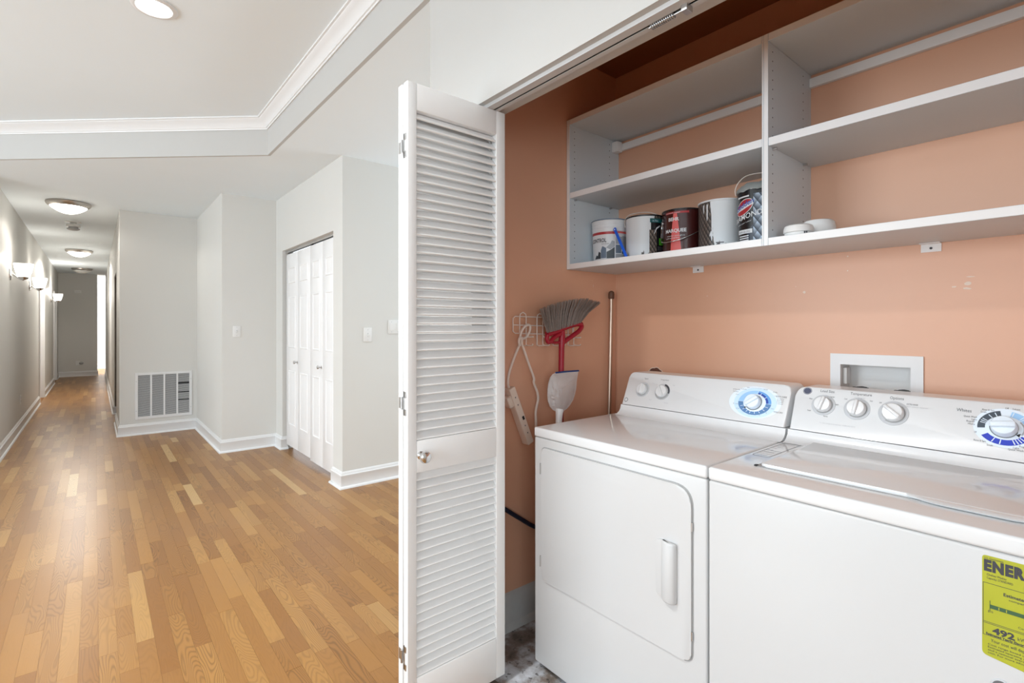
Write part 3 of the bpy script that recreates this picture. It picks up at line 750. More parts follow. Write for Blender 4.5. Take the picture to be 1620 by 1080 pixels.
u1 = shelf_unit(.7565, 1.668, 'white open shelf unit holding five paint cans, against the side wall', .019, .0055, 1.924, [(1.668 - .019, -1)])
mk('rail_cover', box(NB(), 2.030, 2.069, 1.612, 1.6485, 2.180, 2.232, .003), 'melamine_edge', u1)
u2 = shelf_unit(-.20, .7560, 'white open shelf unit with the round detectors, nearer the camera', .0145, .019, 1.922, [(.7560 - .0145, -1)])
for u, y in ((u1, 1.203), (u2, .386)):
    b = NB(); prism(b, [(2.0872, 1.5635), (2.0872, 1.536), (2.0845, 1.536), (2.0845, 1.561), (2.060, 1.561), (2.060, 1.5635)], 'y', y - .026, y + .026)
    c = mk('wall_bracket', b, 'melamine_edge', u)
    mk('screw', lathe(NB(), [(.004, 0), (.004, .0015), (.002, .002)], facing((2.0845, y, 1.548), (-1, 0, 0)), 10), 'print_dark', c)

# ------------------------------------------------------------------ paint cans
SHZ = SZ0 + .0252
def uvcyl(bm, cx, cy, phi, r0, r1, z0, z1, t0, t1, n=24, m=1):
    """patch of a can's side between two angles; UV in metres along the side"""
    uvl = bm.loops.layers.uv.verify(); rows = []
    for j in range(m + 1):
        f = j / m; z = z0 + (z1 - z0) * f; r = r0 + (r1 - r0) * f
        rows.append([(bm.verts.new((cx + r * math.cos(phi + a), cy + r * math.sin(phi + a), z)), (a * r, z)) for a in [t0 + (t1 - t0) * i / n for i in range(n + 1)]])
    for A, B in zip(rows, rows[1:]):
        for i in range(n):
            q = (A[i], A[i + 1], B[i + 1], B[i]); f = bm.faces.new([v for v, _ in q])
            for lp, (_, uv) in zip(f.loops, q): lp[uvl].uv = uv
    return bm
class Can:
    def __init__(s, cx, cy, r, h, label, body, name='paint_can', rb=None, rim='steel', group='paint cans in the left shelf unit', lidz=0.0):
        s.cx, s.cy, s.r, s.h = cx, cy, r, h; s.rb = rb or r; s.phi = math.atan2(-cy, -cx)
        s.t = thing(name, (cx, cy, SHZ), label, 'paint can', group)
        b = NB(); uvcyl(b, cx, cy, s.phi, s.rb, r, SHZ, SHZ + h - .006, -PI, PI, 48, 4); 
        bmesh.ops.remove_doubles(b, verts=b.verts, dist=1e-5)
        f0 = [v for v in b.verts if abs(v.co.z - SHZ) < 1e-5]; 
        b.faces.new(sorted(f0, key=lambda v: math.atan2(v.co.y - cy, v.co.x - cx)))
        s.body = mk('body', b, body, s.t, 40)
        mk('rim', lathe(NB(), [(r - .002, h - .008), (r + .0025, h - .006), (r + .0025, h - .001), (r, h), (r - .010, h), (r - .012, h - .010)], at(cx, cy, SHZ), 48, False, False), rim, s.t, 40)
        mk('lid', lathe(NB(), [(r - .009, h - .003), (r - .02, h - .010), (.002, h - .010)], at(cx, cy, SHZ), 40, False, True), rim, s.t, 40)
    def rad(s, z): return s.rb + (s.r - s.rb) * (z - SHZ) / s.h
    def patch(s, mat, a0, a1, z0, z1, off=.0005, name='label_patch'):
        b = NB(); n = max(3, int(abs(a1 - a0) / .09)); uvcyl(b, s.cx, s.cy, s.phi, s.rad(SHZ + z0) + off, s.rad(SHZ + z1) + off, SHZ + z0, SHZ + z1, a0, a1, n, 1)
        return mk(name, b, mat, s.t, 40, recalc=False)
    def poly(s, mat, pts, off=.0007, name='label_patch'):
        """flat-printed outline (angle, height) bent round the side"""
        b = NB(); t_ = []
        me_pts = [(a * s.r, z) for a, z in pts]; vs = [b.verts.new((x, z, 0)) for x, z in me_pts]; b.faces.new(vs)
        bmesh.ops.triangulate(b, faces=b.faces[:]); bmesh.ops.subdivide_edges(b, edges=b.edges[:], cuts=2, use_grid_fill=True)
        for v in b.verts:
            a = v.co.x / s.r; z = v.co.y; R = s.rad(SHZ + z) + off
            v.co = Vector((s.cx + R * math.cos(s.phi + a), s.cy + R * math.sin(s.phi + a), SHZ + z))
        return mk(name, b, mat, s.t, 40)
    def text(s, body, size, a, z, mat, width=None, off=.0012, bold=0.0, slant=0.0):
        def pl(x, y):
            R = s.rad(SHZ + z) + off; th = a + x / s.r
            return (s.cx + R * math.cos(s.phi + th), s.cy + R * math.sin(s.phi + th), SHZ + z + y + slant * x)
        return text_on(s.t, body, size, pl, mat, width, bold)
    def bail(s, pts, mat='steel', r=.0016):
        """wire handle through (angle, extra radius, height) points"""
        P = [(s.cx + (s.r + e) * math.cos(s.phi + a), s.cy + (s.r + e) * math.sin(s.phi + a), SHZ + z) for a, e, z in pts]
        return mk('bail_handle', tube(NB(), smoothpath(P, 6), r, 8), mat, s.t, 50)
    def ear(s, a, z):
        p = (s.cx + s.r * math.cos(s.phi + a), s.cy + s.r * math.sin(s.phi + a), SHZ + z)
        mk('ear', lathe(NB(), [(.010, 0), (.010, .003), (.005, .006), (.002, .0065)], facing(p, (math.cos(s.phi + a), math.sin(s.phi + a), 0)), 14), 'steel', s.t, 40)
c = Can(1.902, 1.555, .0855, .205, 'white plastic pail with a red band and grey building print, leftmost of the cans', 'can_white', rb=.078, rim='white_plastic', name='paint_pail')
for zz in (.194, .182, .166):
    mk('rib', lathe(NB(), [(c.rad(SHZ + zz) - .001, -.002), (c.rad(SHZ + zz) + .0018, -.001), (c.rad(SHZ + zz) + .0018, .001), (c.rad(SHZ + zz) - .001, .002)], at(c.cx, c.cy, SHZ + zz), 48, False, False), 'can_white', c.t, 40)
mk('lid_edge', lathe(NB(), [(.0850, .1985), (.0885, .200), (.0885, .2055), (.084, .2065)], at(c.cx, c.cy, SHZ), 48, False, False), 'can_bluegrey', c.t, 40)
c.patch('can_red', -1.40, .28, .134, .146); c.patch('can_coral', .30, 1.25, .138, .146); c.patch('can_red', .30, 1.25, .147, .1485)
c.text('CONTROL', .026, -1.28, .098, 'print_dark', .092, bold=.0006)
c.text('mold resistant', .007, -.50, .088, 'print_grey', .040)
for a0, a1, z0, z1, m_ in ((.33, .72, .088, .122, 'can_grey'), (.33, .70, .046, .084, 'can_bluegrey'), (.74, 1.15, .060, .126, 'can_grey'), (.33, 1.15, .022, .042, 'can_grey'), (.74, 1.15, .044, .057, 'can_darkgrey')): c.patch(m_, a0, a1, z0, z1)
c.poly('can_bluegrey', [(-.55, .024), (-.55, .060), (-.45, .080), (-.22, .070), (-.22, .024)])
c.poly('can_darkgrey', [(-.20, .022), (-.20, .052), (.02, .060), (.26, .074), (.26, .022)])
c.poly('can_grey', [(-.22, .072), (.02, .090), (.10, .104), (.26, .100), (.26, .076), (.02, .062)])
c.poly('can_darkgrey', [(-1.05, .022), (-.90, .040), (-.78, .036), (-.70, .056), (-.57, .050), (-.57, .022)])
c = Can(1.922, 1.370, .084, .196, 'white paint covered can with dark lozenge print and green square, second from left', 'spilled_left', rim='can_black')
c.patch('can_black', .30, 1.45, .018, .176, .0004); c.patch('lozenge_brown', .22, .62, .015, .128, .0008)
c.patch('can_teal', .25, 1.45, .160, .178, .0009); c.text('ULTRA', .011, .36, .164, 'pale_blue', .030)
c.patch('can_green', .78, 1.02, .062, .092, .0010); c.patch('can_white', 1.12, 1.38, .020, .050, .0010)
c.poly('can_white', [(.45, .110), (.48, .110), (.62, .132), (.86, .146), (.84, .150), (.60, .138)], .0014)
for zz in (.052, .046, .040): c.patch('print_grey', .68, 1.05, zz, zz + .0022, .0010)
c.bail([(-1.7, .004, .160), (-1.9, .012, .195), (-2.2, .006, .225), (-2.75, -.006, .238), (2.9, -.006, .238), (2.4, .0, .22), (1.9, .004, .18)], 'wire_white'); 
c = Can(1.952, 1.198, .0845, .199, 'dark maroon paint can with a pink red beam and wire handle, middle of the five', 'can_maroon', rim='can_black')
c.poly('can_coral', [(-.62, .012), (-.56, .10), (-.46, .178), (-.28, .180), (-.16, .10), (-.06, .012)], .0006)
c.patch('can_red', -.92, .30, .178, .186, .0006)
c.text('PREMIUM PAINT', .0055, -.90, .1795, 'can_white', .066)
c.text('BEHR', .020, -.72, .148, 'can_white', .046, bold=.0006); c.text('MARQUEE', .020, -.92, .100, 'can_white', .092, bold=.0006)
c.text('interior semi gloss', .008, -.82, .083, 'can_white', .078); c.text('paint and primer', .008, -.86, .074, 'can_white', .06)
c.ear(-1.35, .15); c.ear(1.15, .15)
c.bail([(-1.35, .003, .150), (-1.42, .004, .125), (-1.25, .008, .085), (-.85, .022, .060), (-.20, .022, .062), (.40, .018, .085), (.95, .012, .115), (1.12, .008, .130), (1.15, .006, .150)], 'chrome', .0022)
c.patch('can_white', -1.36, -1.27, .085, .168, .0008)
c = Can(1.945, 1.022, .086, .203, 'can coated in spilled white paint with dark lozenges at its left, fourth from left', 'spilled_right', rim='can_white')
for zz, w in ((.030, .34), (.021, .42)): c.patch('print_grey', -.22, -.22 + w, zz, zz + .004, .0010)
for a, z0, z1 in ((-.86, .150, .186), (-.66, .120, .186), (-.42, .075, .186)): c.poly('can_white', [(a, z1), (a + .075, z1), (a + .062, z0 + .01), (a + .03, z0), (a + .008, z0 + .01)], .0010, 'paint_run')
c = Can(1.913, .8485, .083, .209, 'dark can with blue silver lozenges and a red oval emblem beside the divider', 'can_black')
c.patch('lozenge_blue', -.32, 1.5, .006, .186, .0005)
c.poly('lozenge_blue', [(-.62, .006), (-.60, .05), (-.32, .075), (-.32, .006)], .0006)
ov = lambda rx, rz, ca_, cz: [(ca_ + rx * math.cos(i / 24 * 2 * PI), cz + rz * math.sin(i / 24 * 2 * PI) + .012 * math.cos(i / 24 * 2 * PI)) for i in range(24)]
c.poly('can_white', ov(.47, .028, -.78, .142), .0010); c.poly('can_red', ov(.44, .0255, -.78, .142), .0013); 
c.poly('can_white', [(-1.25, .126), (-1.25, .137), (-.78, .152), (-.33, .163), (-.30, .150), (-.78, .134)], .0016)
c.text('Glidden', .026, -1.24, .128, 'dark_blue', .078, .0022, .0005, .34)
c.text('DIAMOND', .027, -1.42, .086, 'can_white', .122, .0014, .0003, .20); c.text('interior paint + primer', .007, -1.12, .076, 'can_white', .06, .0014, 0, .2)
c.patch('can_white', -1.1, -.36, .045, .060, .0010); c.text('SEMI-GLOSS', .010, -1.05, .048, 'print_grey', .05, .0016)
for zz in (.034, .026, .018): c.patch('can_white', -1.02, -.52, zz, zz + .004, .0010)
c.patch('can_white', -1.15, -.50, .178, .1835, .0010)
b = NB(); rr = random.Random(4); ring0 = None; rows = []
for j, (rad, hh) in enumerate(((.090, .200), (.088, .212), (.070, .228), (.040, .238), (.004, .236))):
    rows.append([b.verts.new((c.cx + rad * (1 + rr.uniform(-.05, .05)) * math.cos(q / 20 * 2 * PI), c.cy + rad * (1 + rr.uniform(-.05, .05)) * math.sin(q / 20 * 2 * PI) * .93, SHZ + hh + rr.uniform(-.006, .006))) for q in range(20)])
for A, B in zip(rows, rows[1:]):
    for q in range(20): b.faces.new((A[q], A[(q + 1) % 20], B[(q + 1) % 20], B[q]))
b.faces.new(rows[-1]); b.faces.new(rows[0][::-1])
mk('cover_sheet', b, 'lid_grey', c.t, 50)
c.bail([(-1.52, .004, .200), (-1.58, .006, .225), (-1.60, -.008, .255), (-1.8, -.04, .278), (2.2, -.05, .28), (1.7, -.02, .25), (1.6, .0, .20)], 'wire_white')
# blue strip leaning on the pail
t = thing('stir_stick', (1.776, 1.356, SHZ), 'bright blue plastic stick with a hole leaning on the white pail', 'stick')
p0, p1 = Vector((1.795, 1.372, SHZ + .002)), Vector((1.830, 1.4715, SHZ + .155)); d = (p1 - p0).normalized(); sd_ = d.cross(Vector((1, 0, 0))).normalized(); nn = sd_.cross(d)
b = NB(); w0, w1 = .0065, .0075; th = .0016
def stk(s_, w): q = p0 + d * s_; return [q + sd_ * w - nn * th, q - sd_ * w - nn * th, q - sd_ * w + nn * th, q + sd_ * w + nn * th]
Ls = (p1 - p0).length; rows = [[b.verts.new(v) for v in stk(s_, w)] for s_, w in ((0, w0), (Ls * .5, w0), (Ls - .016, w0), (Ls - .010, .0085), (Ls - .003, .0075), (Ls, .004))]
for A, B in zip(rows, rows[1:]):
    for q in range(4): b.faces.new((A[q], A[(q + 1) % 4], B[(q + 1) % 4], B[q]))
b.faces.new(rows[0]); b.faces.new(rows[-1])
mk('blade', b, 'stick_blue', t)
nface = Vector((-1, 0, 0))
mk('hole', lathe(NB(), [(.0032, -.0005), (.0032, .0012)], facing(p0 + d * (Ls - .009) - Vector((.0016, 0, 0)), nface), 14), 'can_white', t)

# round detectors lying on the right-hand shelf
def puck(x, y, z, r, h, label, tilt=0):
    t = thing('smoke_alarm', (x, y, z), label, 'smoke alarm', 'spare smoke alarms on the shelf')
    T = at(x, y, z) @ Matrix.Rotation(tilt, 4, 'X')
    mk('base_ring', lathe(NB(), [(r * .90, 0), (r * .93, .002), (r * .93, .010), (r * .88, .011)], T, 36), 'white_plastic', t, 40)
    mk('cover', lathe(NB(), [(r * .9, .010), (r, .012), (r, h * .6), (r * .93, h * .9), (r * .80, h), (.002, h * 1.02)], T, 36), 'white_plastic', t, 40)
    for a in (-2.35, -2.20): mk('vent_slot', box(NB(), 0, .003, 0, .004, 0, .009, 0, 1, T @ at(r * .932 * math.cos(a), r * .932 * math.sin(a), .0058)), 'print_dark', t)
puck(1.775, .668, SHZ, .044, .036, 'flat white smoke alarm on the shelf, left of the thicker one')
puck(1.866, .640, SHZ, .050, .058, 'thick white smoke alarm on the shelf, behind and right of the flatter one')
t = thing('glass_coaster', (1.86, .478, SHZ), 'small clear glass disc lying right of the smoke alarms', 'glass disc')
pm('clear_glass', (.9, .92, .92), .05, trans=.9)
mk('dish', lathe(NB(), [(.030, 0), (.036, .003), (.038, .012), (.034, .012), (.030, .005), (.002, .004)], at(1.86, .478, SHZ), 28), 'clear_glass', t, 40)

# ------------------------------------------------------------------ dryer and washer
TX, TZ = .43382, .90100
def con(y, s, h=0.0): return Vector((1.785 + TX * s - TZ * h, y, .9545 + TZ * s + TX * h))
CN = Vector((-TZ, 0, TX))
def con_place(y0, s0, h=.0006): return lambda x, yy: con(y0 - x, s0 + yy, h)
def rounded(pts, r, n=5):
    """round the corners of a closed outline; r is one radius per corner"""
    out = []; k = len(pts)
    for i in range(k):
        p = Vector(pts[i]); a = Vector(pts[i - 1]) - p; c_ = Vector(pts[(i + 1) % k]) - p
        if r[i] <= 0: out.append(tuple(p)); continue
        A, C_ = p + a.normalized() * r[i], p + c_.normalized() * r[i]
        for j in range(n + 1):
            t_ = j / n; out.append(tuple((1 - t_) ** 2 * A + 2 * t_ * (1 - t_) * p + t_ ** 2 * C_))
    return out
def console(t, y0, y1, r):
    L_ = .1515
    pts = rounded([(y1, 0), (y1, L_), (y0, L_), (y0, 0)], [0, r, r, 0], 7)
    b = NB(); A = [b.verts.new(con(y, s)) for y, s in pts]; B = []
    for (y, s) in pts:
        p = con(y, s); B.append(b.verts.new((1.955, y, p.z)))
    b.faces.new(A); b.faces.new(B[::-1])
    k = len(pts)
    for i in range(k): b.faces.new((A[i], A[(i + 1) % k], B[(i + 1) % k], B[i]))
    fe = [e for e in b.edges if all(v in A for v in e.verts) and len(e.link_faces) == 2]
    bmesh.ops.bevel(b, geom=[e for e in fe if max(v.co.z for v in e.verts) > .956], offset=.004, segments=3, affect='EDGES', profile=.5)
    c = mk('console', b, 'console_white', t, 40)
    cove = [(1.740, .9132), (1.757, .916), (1.771, .9235), (1.780, .935), (1.7845, .952), (1.955, .952), (1.955, .9132)]
    mk('console_base', prism(NB(), cove, 'y', y0 - .004, y1 + .004), 'console_white', t, 40)
    return c
def knob(c, y, s, r, ang, ring=True, h=.020, grip=.0085, mat='console_white', ringmat='print_light', arc=None):
    T = facing(con(y, s, .0004), CN)
    if ring: mk('dial_ring', lathe(NB(), [(r * 1.42, 0), (r * 1.40, .0012), (r * 1.1, .0014)], T, 36), ringmat, c, 40)
    k = mk('knob', lathe(NB(), [(r * 1.02, .001), (r * 1.02, .004), (r, .006), (r * .96, h * .66), (r * .90, h * .74), (.002, h * .78)], T, 36), mat, c, 40)
    mk('knob_shadow_gap', lathe(NB(), [(r * 1.06, .0008), (r * 1.06, .0022), (r * 1.0, .0024)], T, 36), 'grey_fin', k, 40)
    # raised grip across the face: up direction is s, right is -y
    R = Matrix(((0, TX, -TZ, 0), (-1, 0, 0, 0), (0, TZ, TX, 0), (0, 0, 0, 1)))
    G = Matrix.Translation(con(y, s, h * .86)) @ R @ Matrix.Rotation(-math.radians(ang), 4, 'Z')
    b = NB(); box(b, 0, grip, 0, r * 1.9, 0, h * .42, .003, 3, G); mk('grip', b, mat, k, 40)
    return k
def sector(c, y, s, rx0, ry0, rx1, ry1, a0, a1, mat, h=.0006, name='print_arc'):
    """printed ring segment; angles clockwise from 12 o'clock"""
    b = NB(); n = max(2, int(abs(a1 - a0) / 7)); rows = []
    for i in range(n + 1):
        a = math.radians(a0 + (a1 - a0) * i / n); sn, cs = math.sin(a), math.cos(a)
        rows.append((b.verts.new(con(y - rx0 * sn, s + ry0 * cs, h)), b.verts.new(con(y - rx1 * sn, s + ry1 * cs, h))))
    for A, B in zip(rows, rows[1:]): b.faces.new((A[0], A[1], B[1], B[0]))
    return mk(name, b, mat, c)
def oval(c, y, s, rx, ry, mat, h=.0004, name='print_oval'):
    b = NB(); b.faces.new([b.verts.new(con(y + rx * math.cos(a), s + ry * math.sin(a), h)) for a in [i / 40 * 2 * PI for i in range(40)]])
    return mk(name, b, mat, c)
def ctext(c, s_, size, y, s, mat='print_grey', width=None, align='L', bold=0): return text_on(c, s_, size, con_place(y, s), mat, width, bold, align=align)
def cabinet(t, y0, y1):
    X0 = 1.287
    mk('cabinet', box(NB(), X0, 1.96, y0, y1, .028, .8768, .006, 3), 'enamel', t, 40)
    mk('seam', box(NB(), X0 + .004, 1.955, y0 + .003, y1 - .003, .8740, .8795), 'grey_fin', t)
    for xx in (X0 + .05, 1.90):
        for yy in (y0 + .05, y1 - .05): mk('foot', lathe(NB(), [(.020, 0), (.020, .010), (.010, .014), (.010, .030)], at(xx, yy, 0), 16), 'black', t, 40)

dr = thing('dryer', (1.62, 1.066, 0), 'white front loading dryer with a blue dial, left of the washer', 'dryer')
DY0, DY1 = .717, 1.416
cabinet(dr, DY0, DY1)
mk('worktop', box(NB(), 1.283, 1.96, DY0 - .001, DY1, .8783, .9135, .007, 4), 'enamel_top_lit', dr, 40)
mk('lint_filter_cover', box(NB(), 1.62, 1.655, .80, .84, .9133, .9138, .0002, 1), 'enamel_top_lit', dr)
# door
def out2(y0, y1, z0, z1, rs): return rounded([(y0, z0), (y1, z0), (y1, z1), (y0, z1)], rs, 8)
b = NB(); prism(b, out2(.760, 1.373, .352, .843, [.030, .022, .022, .058]), 'x', 1.2795, 1.2868, .0035)
dd = mk('door', b, 'enamel', dr, 40)
b = NB(); prism(b, out2(.7565, 1.3765, .3485, .8465, [.033, .024, .024, .061]), 'x', 1.2855, 1.2872); mk('door_gasket', b, 'grey_fin', dr)
hb = NB()
prism(hb, out2(.803, .872, .505, .672, [.018, .018, .018, .028]), 'x', 1.2745, 1.2800, .0022)
hd = mk('handle', hb, 'enamel', dd, 40)
b = NB(); cols = [(.803, 1.2765), (.8045, 1.268), (.809, 1.2625), (.818, 1.2595), (.830, 1.2600), (.841, 1.2640), (.849, 1.2705), (.852, 1.2760)]
prism(b, [(x, y) for y, x in cols] + [(1.2768, .852)], 'z', .500, .674, .0055)
mk('grip', b, 'enamel', hd, 60)
for zz in (.764, .419):
    h = mk('hinge', box(NB(), 1.2795, 1.2868, 1.374, 1.380, zz - .020, zz + .020, .0008), 'steel', dr)
    mk('hinge_pin', tube(NB(), [(1.2795, 1.377, zz - .020), (1.2795, 1.377, zz + .020)], .0022, 8), 'grey_fin', h, 50)
for zz in (.735, .43): mk('door_catch', box(NB(), 1.280, 1.2866, .7565, .7595, zz - .012, zz + .012), 'steel', dr)
c = console(dr, .716, 1.394, .026)
k = knob(c, 1.3085, .0755, .0235, 0); k = knob(c, 1.2104, .0755, .0250, -35)
sector(c, 1.3085, .0755, .0262, .0262, .0285, .0285, 20, 220, 'grey_fin', .0020)
sector(c, 1.2104, .0755, .0272, .0272, .0345, .0345, 10, 100, 'print_dark', .0020); sector(c, 1.2104, .0755, .0272, .0272, .0325, .0325, 104, 250, 'grey_fin', .0020)
ctext(c, 'Signal', .0085, 1.303, .1235, align='C'); ctext(c, 'Temperature', .0075, 1.213, .1255, align='C'); ctext(c, 'heat level', .005, 1.211, .117, 'print_light', align='C')
for s_, y, s in (('Loud', 1.269, .107), ('Off', 1.327, .118), ('Low', 1.252, .104), ('High', 1.170, .107), ('Fluff', 1.262, .033), ('Delicate', 1.190, .028)): ctext(c, s_, .0062, y, s, 'print_light')
b = oval(c, 1.3768, .021, .0095, .0095, 'print_grey', .0006, 'maker_badge'); oval(c, 1.3768, .021, .0072, .0072, 'console_white', .0009); ctext(c, 'GE', .0085, 1.3768, .0182, 'print_dark', .0095, 'C')
oval(c, .831, .0760, .092, .0600, 'paler_blue', .0004); oval(c, .829, .0745, .075, .0555, 'pale_blue', .0006)
y, s = .8300, .0742
sector(c, y, s, .040, .033, .058, .0455, 90, 270, 'slate_blue', .0010); sector(c, y, s, .040, .033, .058, .0455, 272, 366, 'light_blue', .0008)
sector(c, y, s, .040, .033, .048, .0395, 8, 88, 'dark_blue', .0011); sector(c, y, s, .048, .0395, .058, .0455, 8, 88, 'mid_blue', .0010)
for a in (108, 128, 150, 170, 190, 206, 224, 244): sector(c, y, s, .041, .034, .052, .041, a, a + 2.2, 'paler_blue', .0014, 'tick')
for a in (22, 52): sector(c, y, s, .038, .032, .048, .040, a, a + 2.5, 'paler_blue', .0014, 'tick')
oval(c, y, s, .0385, .0335, 'paler_blue', .0012)
k = knob(c, .8335, .0755, .0265, 50, False, .026, .012, 'paler_blue'); sector(c, .8335, .0755, .0272, .0272, .0295, .0295, 30, 225, 'slate', .0020)
b = NB(); b.faces.new([b.verts.new(con(.8335 + dy, .0755 + ds, .0022)) for dy, ds in ((.0205, -.0215), (.0275, -.0270), (.0285, -.0190))]); mk('pointer', b, 'black', c)
ctext(c, 'EASY CARE', .0085, .7600, .1035, 'print_grey', .034); ctext(c, 'TIMED DRY', .0075, .7610, .0470, 'print_grey', .032); ctext(c, 'AUTOMATIC DRYNESS CONTROL', .0050, .856, .128, 'print_light', .064)
for s_, yy, ss, w in (('More Dry', .774, .119, .014), ('Less', .766, .106, .008), ('Normal', .808, .125, .014), ('Cottons', .888, .120, .020), ('OFF', .868, .127, .01), ('EXTRA CARE', .917, .116, .026), ('Permanent', .915, .108, .02), ('Press', .902, .097, .014), ('Start', .771, .058, .01), ('70', .786, .040, .005), ('60', .808, .030, .006), ('50', .823, .028, .006), ('40', .845, .028, .006), ('Cool Down', .870, .034, .022), ('Off', .891, .044, .02), ('Knits', .905, .061, .022)):
    ctext(c, s_, .0058, yy, ss, 'print_grey', w)
for i in range(4): 
    ctext(c, ('Cottons', 'Mixed Loads', 'Delicates', 'Casuals')[i], .0048, .756, .097 - i * .006, 'print_grey', .022)

wa = thing('washer', (1.62, .356, 0), 'white top loading washer with a yellow energy label, right of the dryer', 'washer')
WY0, WY1 = .002, .712
cabinet(wa, WY0, WY1)
mk('top_deck', box(NB(), 1.283, 1.96, WY0, WY1, .8783, .9135, .007, 4), 'enamel_top_lit', wa, 40)
# lid with rolled front lip and a finger pull
b = NB(); prism(b, rounded([(1.392, .086), (1.782, .086), (1.782, .622), (1.392, .622)], [.02, .008, .008, .016], 5), 'z', .9150, .9235, .003)
ld = mk('lid', b, 'enamel_top_lit', wa, 40)
b = NB(); prism(b, rounded([(1.386, .080), (1.784, .080), (1.784, .632), (1.386, .632)], [.02, .008, .008, .018], 5), 'z', .9134, .9150); mk('lid_gap', b, 'grey_fin', wa)
b = NB(); rows = []
for i in range(17):
    y = .30 - .215 * i / 16; w = math.sin(PI * min(1, i / 5 * .5) if i < 5 else (PI / 2 if i < 12 else PI / 2 * (16 - i) / 4)); 
    e = .004 + .020 * w
    rows.append([b.verts.new(p) for p in ((1.394, y, .9232), (1.394 - e * .6, y, .9230), (1.394 - e, y, .9205 - .001 * w), (1.394 - e * .9, y, .9185 - .002 * w), (1.394, y, .9172))])
for A, B in zip(rows, rows[1:]):
    for q in range(5): b.faces.new((A[q], A[(q + 1) % 5], B[(q + 1) % 5], B[q]))
b.faces.new(rows[0]); b.faces.new(rows[-1][::-1])
mk('finger_pull', b, 'enamel_top_lit', ld, 60)
mk('hinge_cover', box(NB(), 1.388, 1.400, .628, .636, .9138, .9170, .001), 'gap_dark', wa)
# instruction print on the deck
def deck(y0, x0, h=.9138): return lambda x, yy: Vector((x0 + yy, y0 - x, h))
b = NB(); oy = rounded([(1.505, .648), (1.820, .648), (1.820, .697), (1.505, .697)], [.012] * 4, 4); iy = rounded([(1.5075, .6498), (1.8175, .6498), (1.8175, .6952), (1.5075, .6952)], [.010] * 4, 4)
A = [b.verts.new((x, y, .9138)) for x, y in oy]; B = [b.verts.new((x, y, .9138)) for x, y in iy]
for i in range(len(A)): b.faces.new((A[i], A[(i + 1) % len(A)], B[(i + 1) % len(A)], B[i]))
ip = mk('instruction_print', b, 'print_grey', wa)
for xx, s_ in ((1.80, 'Loading'), (1.77, '1 add detergent'), (1.745, '2 load clothes'), (1.72, '3 select cycle'), (1.69, 'small'), (1.665, 'medium'), (1.64, 'large'), (1.61, 'super'), (1.575, 'WARNING'), (1.55, 'never reach in'), (1.528, 'moving parts')):
    text_on(ip, s_, .011, deck(.690, xx - .006), 'print_grey', None, xs=.55)
for xx in (1.60, 1.735): mk('divider_line', box(NB(), xx, xx + .001, .650, .695, .9136, .9139), 'print_grey', ip)
c = console(wa, .030, .7005, .036)
for y, s, r, a in ((.6121, .0935, .0245, 12), (.5184, .0925, .0250, 5), (.4254, .0915, .0265, -52)):
    knob(c, y, s, r, a, True, .024, .010); sector(c, y, s, r * 1.03, r * 1.03, r * 1.15, r * 1.15, 40, 215, 'grey_fin', .0021)
ctext(c, 'Load Size', .0125, .6265, .1375, 'print_grey', .0405); ctext(c, 'Temperature', .0125, .5412, .1375, 'print_grey', .0570); ctext(c, 'wash / rinse', .006, .5300, .1275, 'print_light', .030); ctext(c, 'Options', .0125, .4381, .1350, 'print_grey', .0340)
for s_, y, s, w in (('Medium', .6160, .1235, .012), ('Large', .5955, .1225, .012), ('Mini', .6560, .109, .009), ('Small', .6560, .068, .010), ('Super', .5790, .098, .010), ('Reset', .6060, .0545, .012), ('Cold', .5560, .1195, .008), ('Warm', .5190, .1250, .010), ('Hot', .4870, .1205, .007), ('Off', .4630, .1180, .006), ('EXTRA RINSE', .3960, .1215, .026)): ctext(c, s_, .0065, y, s, 'print_grey', w)
ctext(c, 'fabric softener dispensed', .0050, .3965, .1150, 'print_light', .050)
ctext(c, 'To reduce energy use set cold wash.  OVERLOAD NOTE', .0052, .6144, .0318, 'print_light', .099)
oval(c, .6656, .1370, .0135, .0125, 'badge_blue', .0006, 'maker_badge'); oval(c, .6656, .1370, .0122, .0112, 'print_light', .0008); oval(c, .6656, .1370, .0112, .0102, 'badge_blue', .0010); ctext(c, 'GE', .0115, .6656, .1333, 'print_light', .0125, 'C')
y, s = .1868, .0840
oval(c, y, s, .062, .053, 'paler_blue', .0004)
def wsec(a0, a1, m_, h=.0010, k0=(.0385, .0320), k1=(.0535, .0465), nm='print_arc'): sector(c, y, s, *k0, *k1, a0, a1, m_, h, nm)
wsec(262, 348, 'slate'); wsec(124, 236, 'royal_blue'); wsec(12, 82, 'light_blue'); wsec(86, 118, 'pale_blue')
for a in (283, 290, 297, 318, 334): wsec(a, a + 2.6, 'paler_blue', .0014, (.0385, .0320), (.050, .043), 'tick')
for a in (132, 140, 148, 156, 188, 206): wsec(a, a + 2.6, 'paler_blue', .0014, (.0390, .0325), (.0520, .045), 'tick')
for a in (16, 40, 46, 62): wsec(a, a + 2.2, 'paler_blue', .0014, (.0390, .0325), (.0520, .045), 'tick')
oval(c, y, s, .0380, .0315, 'paler_blue', .0012); sector(c, y, s, .034, .028, .0375, .031, 50, 120, 'can_grey', .0016)
k = knob(c, .1885, .0850, .0255, 82, False, .034, .014, 'paler_blue'); sector(c, .1885, .085, .0262, .0262, .0282, .0282, 110, 270, 'slate', .0020)
b = NB(); b.faces.new([b.verts.new(con(.1885 - dy, .085 + ds, .0022)) for dy, ds in ((.0225, -.0165), (.0285, -.0225), (.0315, -.0120))]); mk('pointer', b, 'black', c)
ctext(c, 'Whites', .0135, .2849, .1175, 'print_grey', .0310)
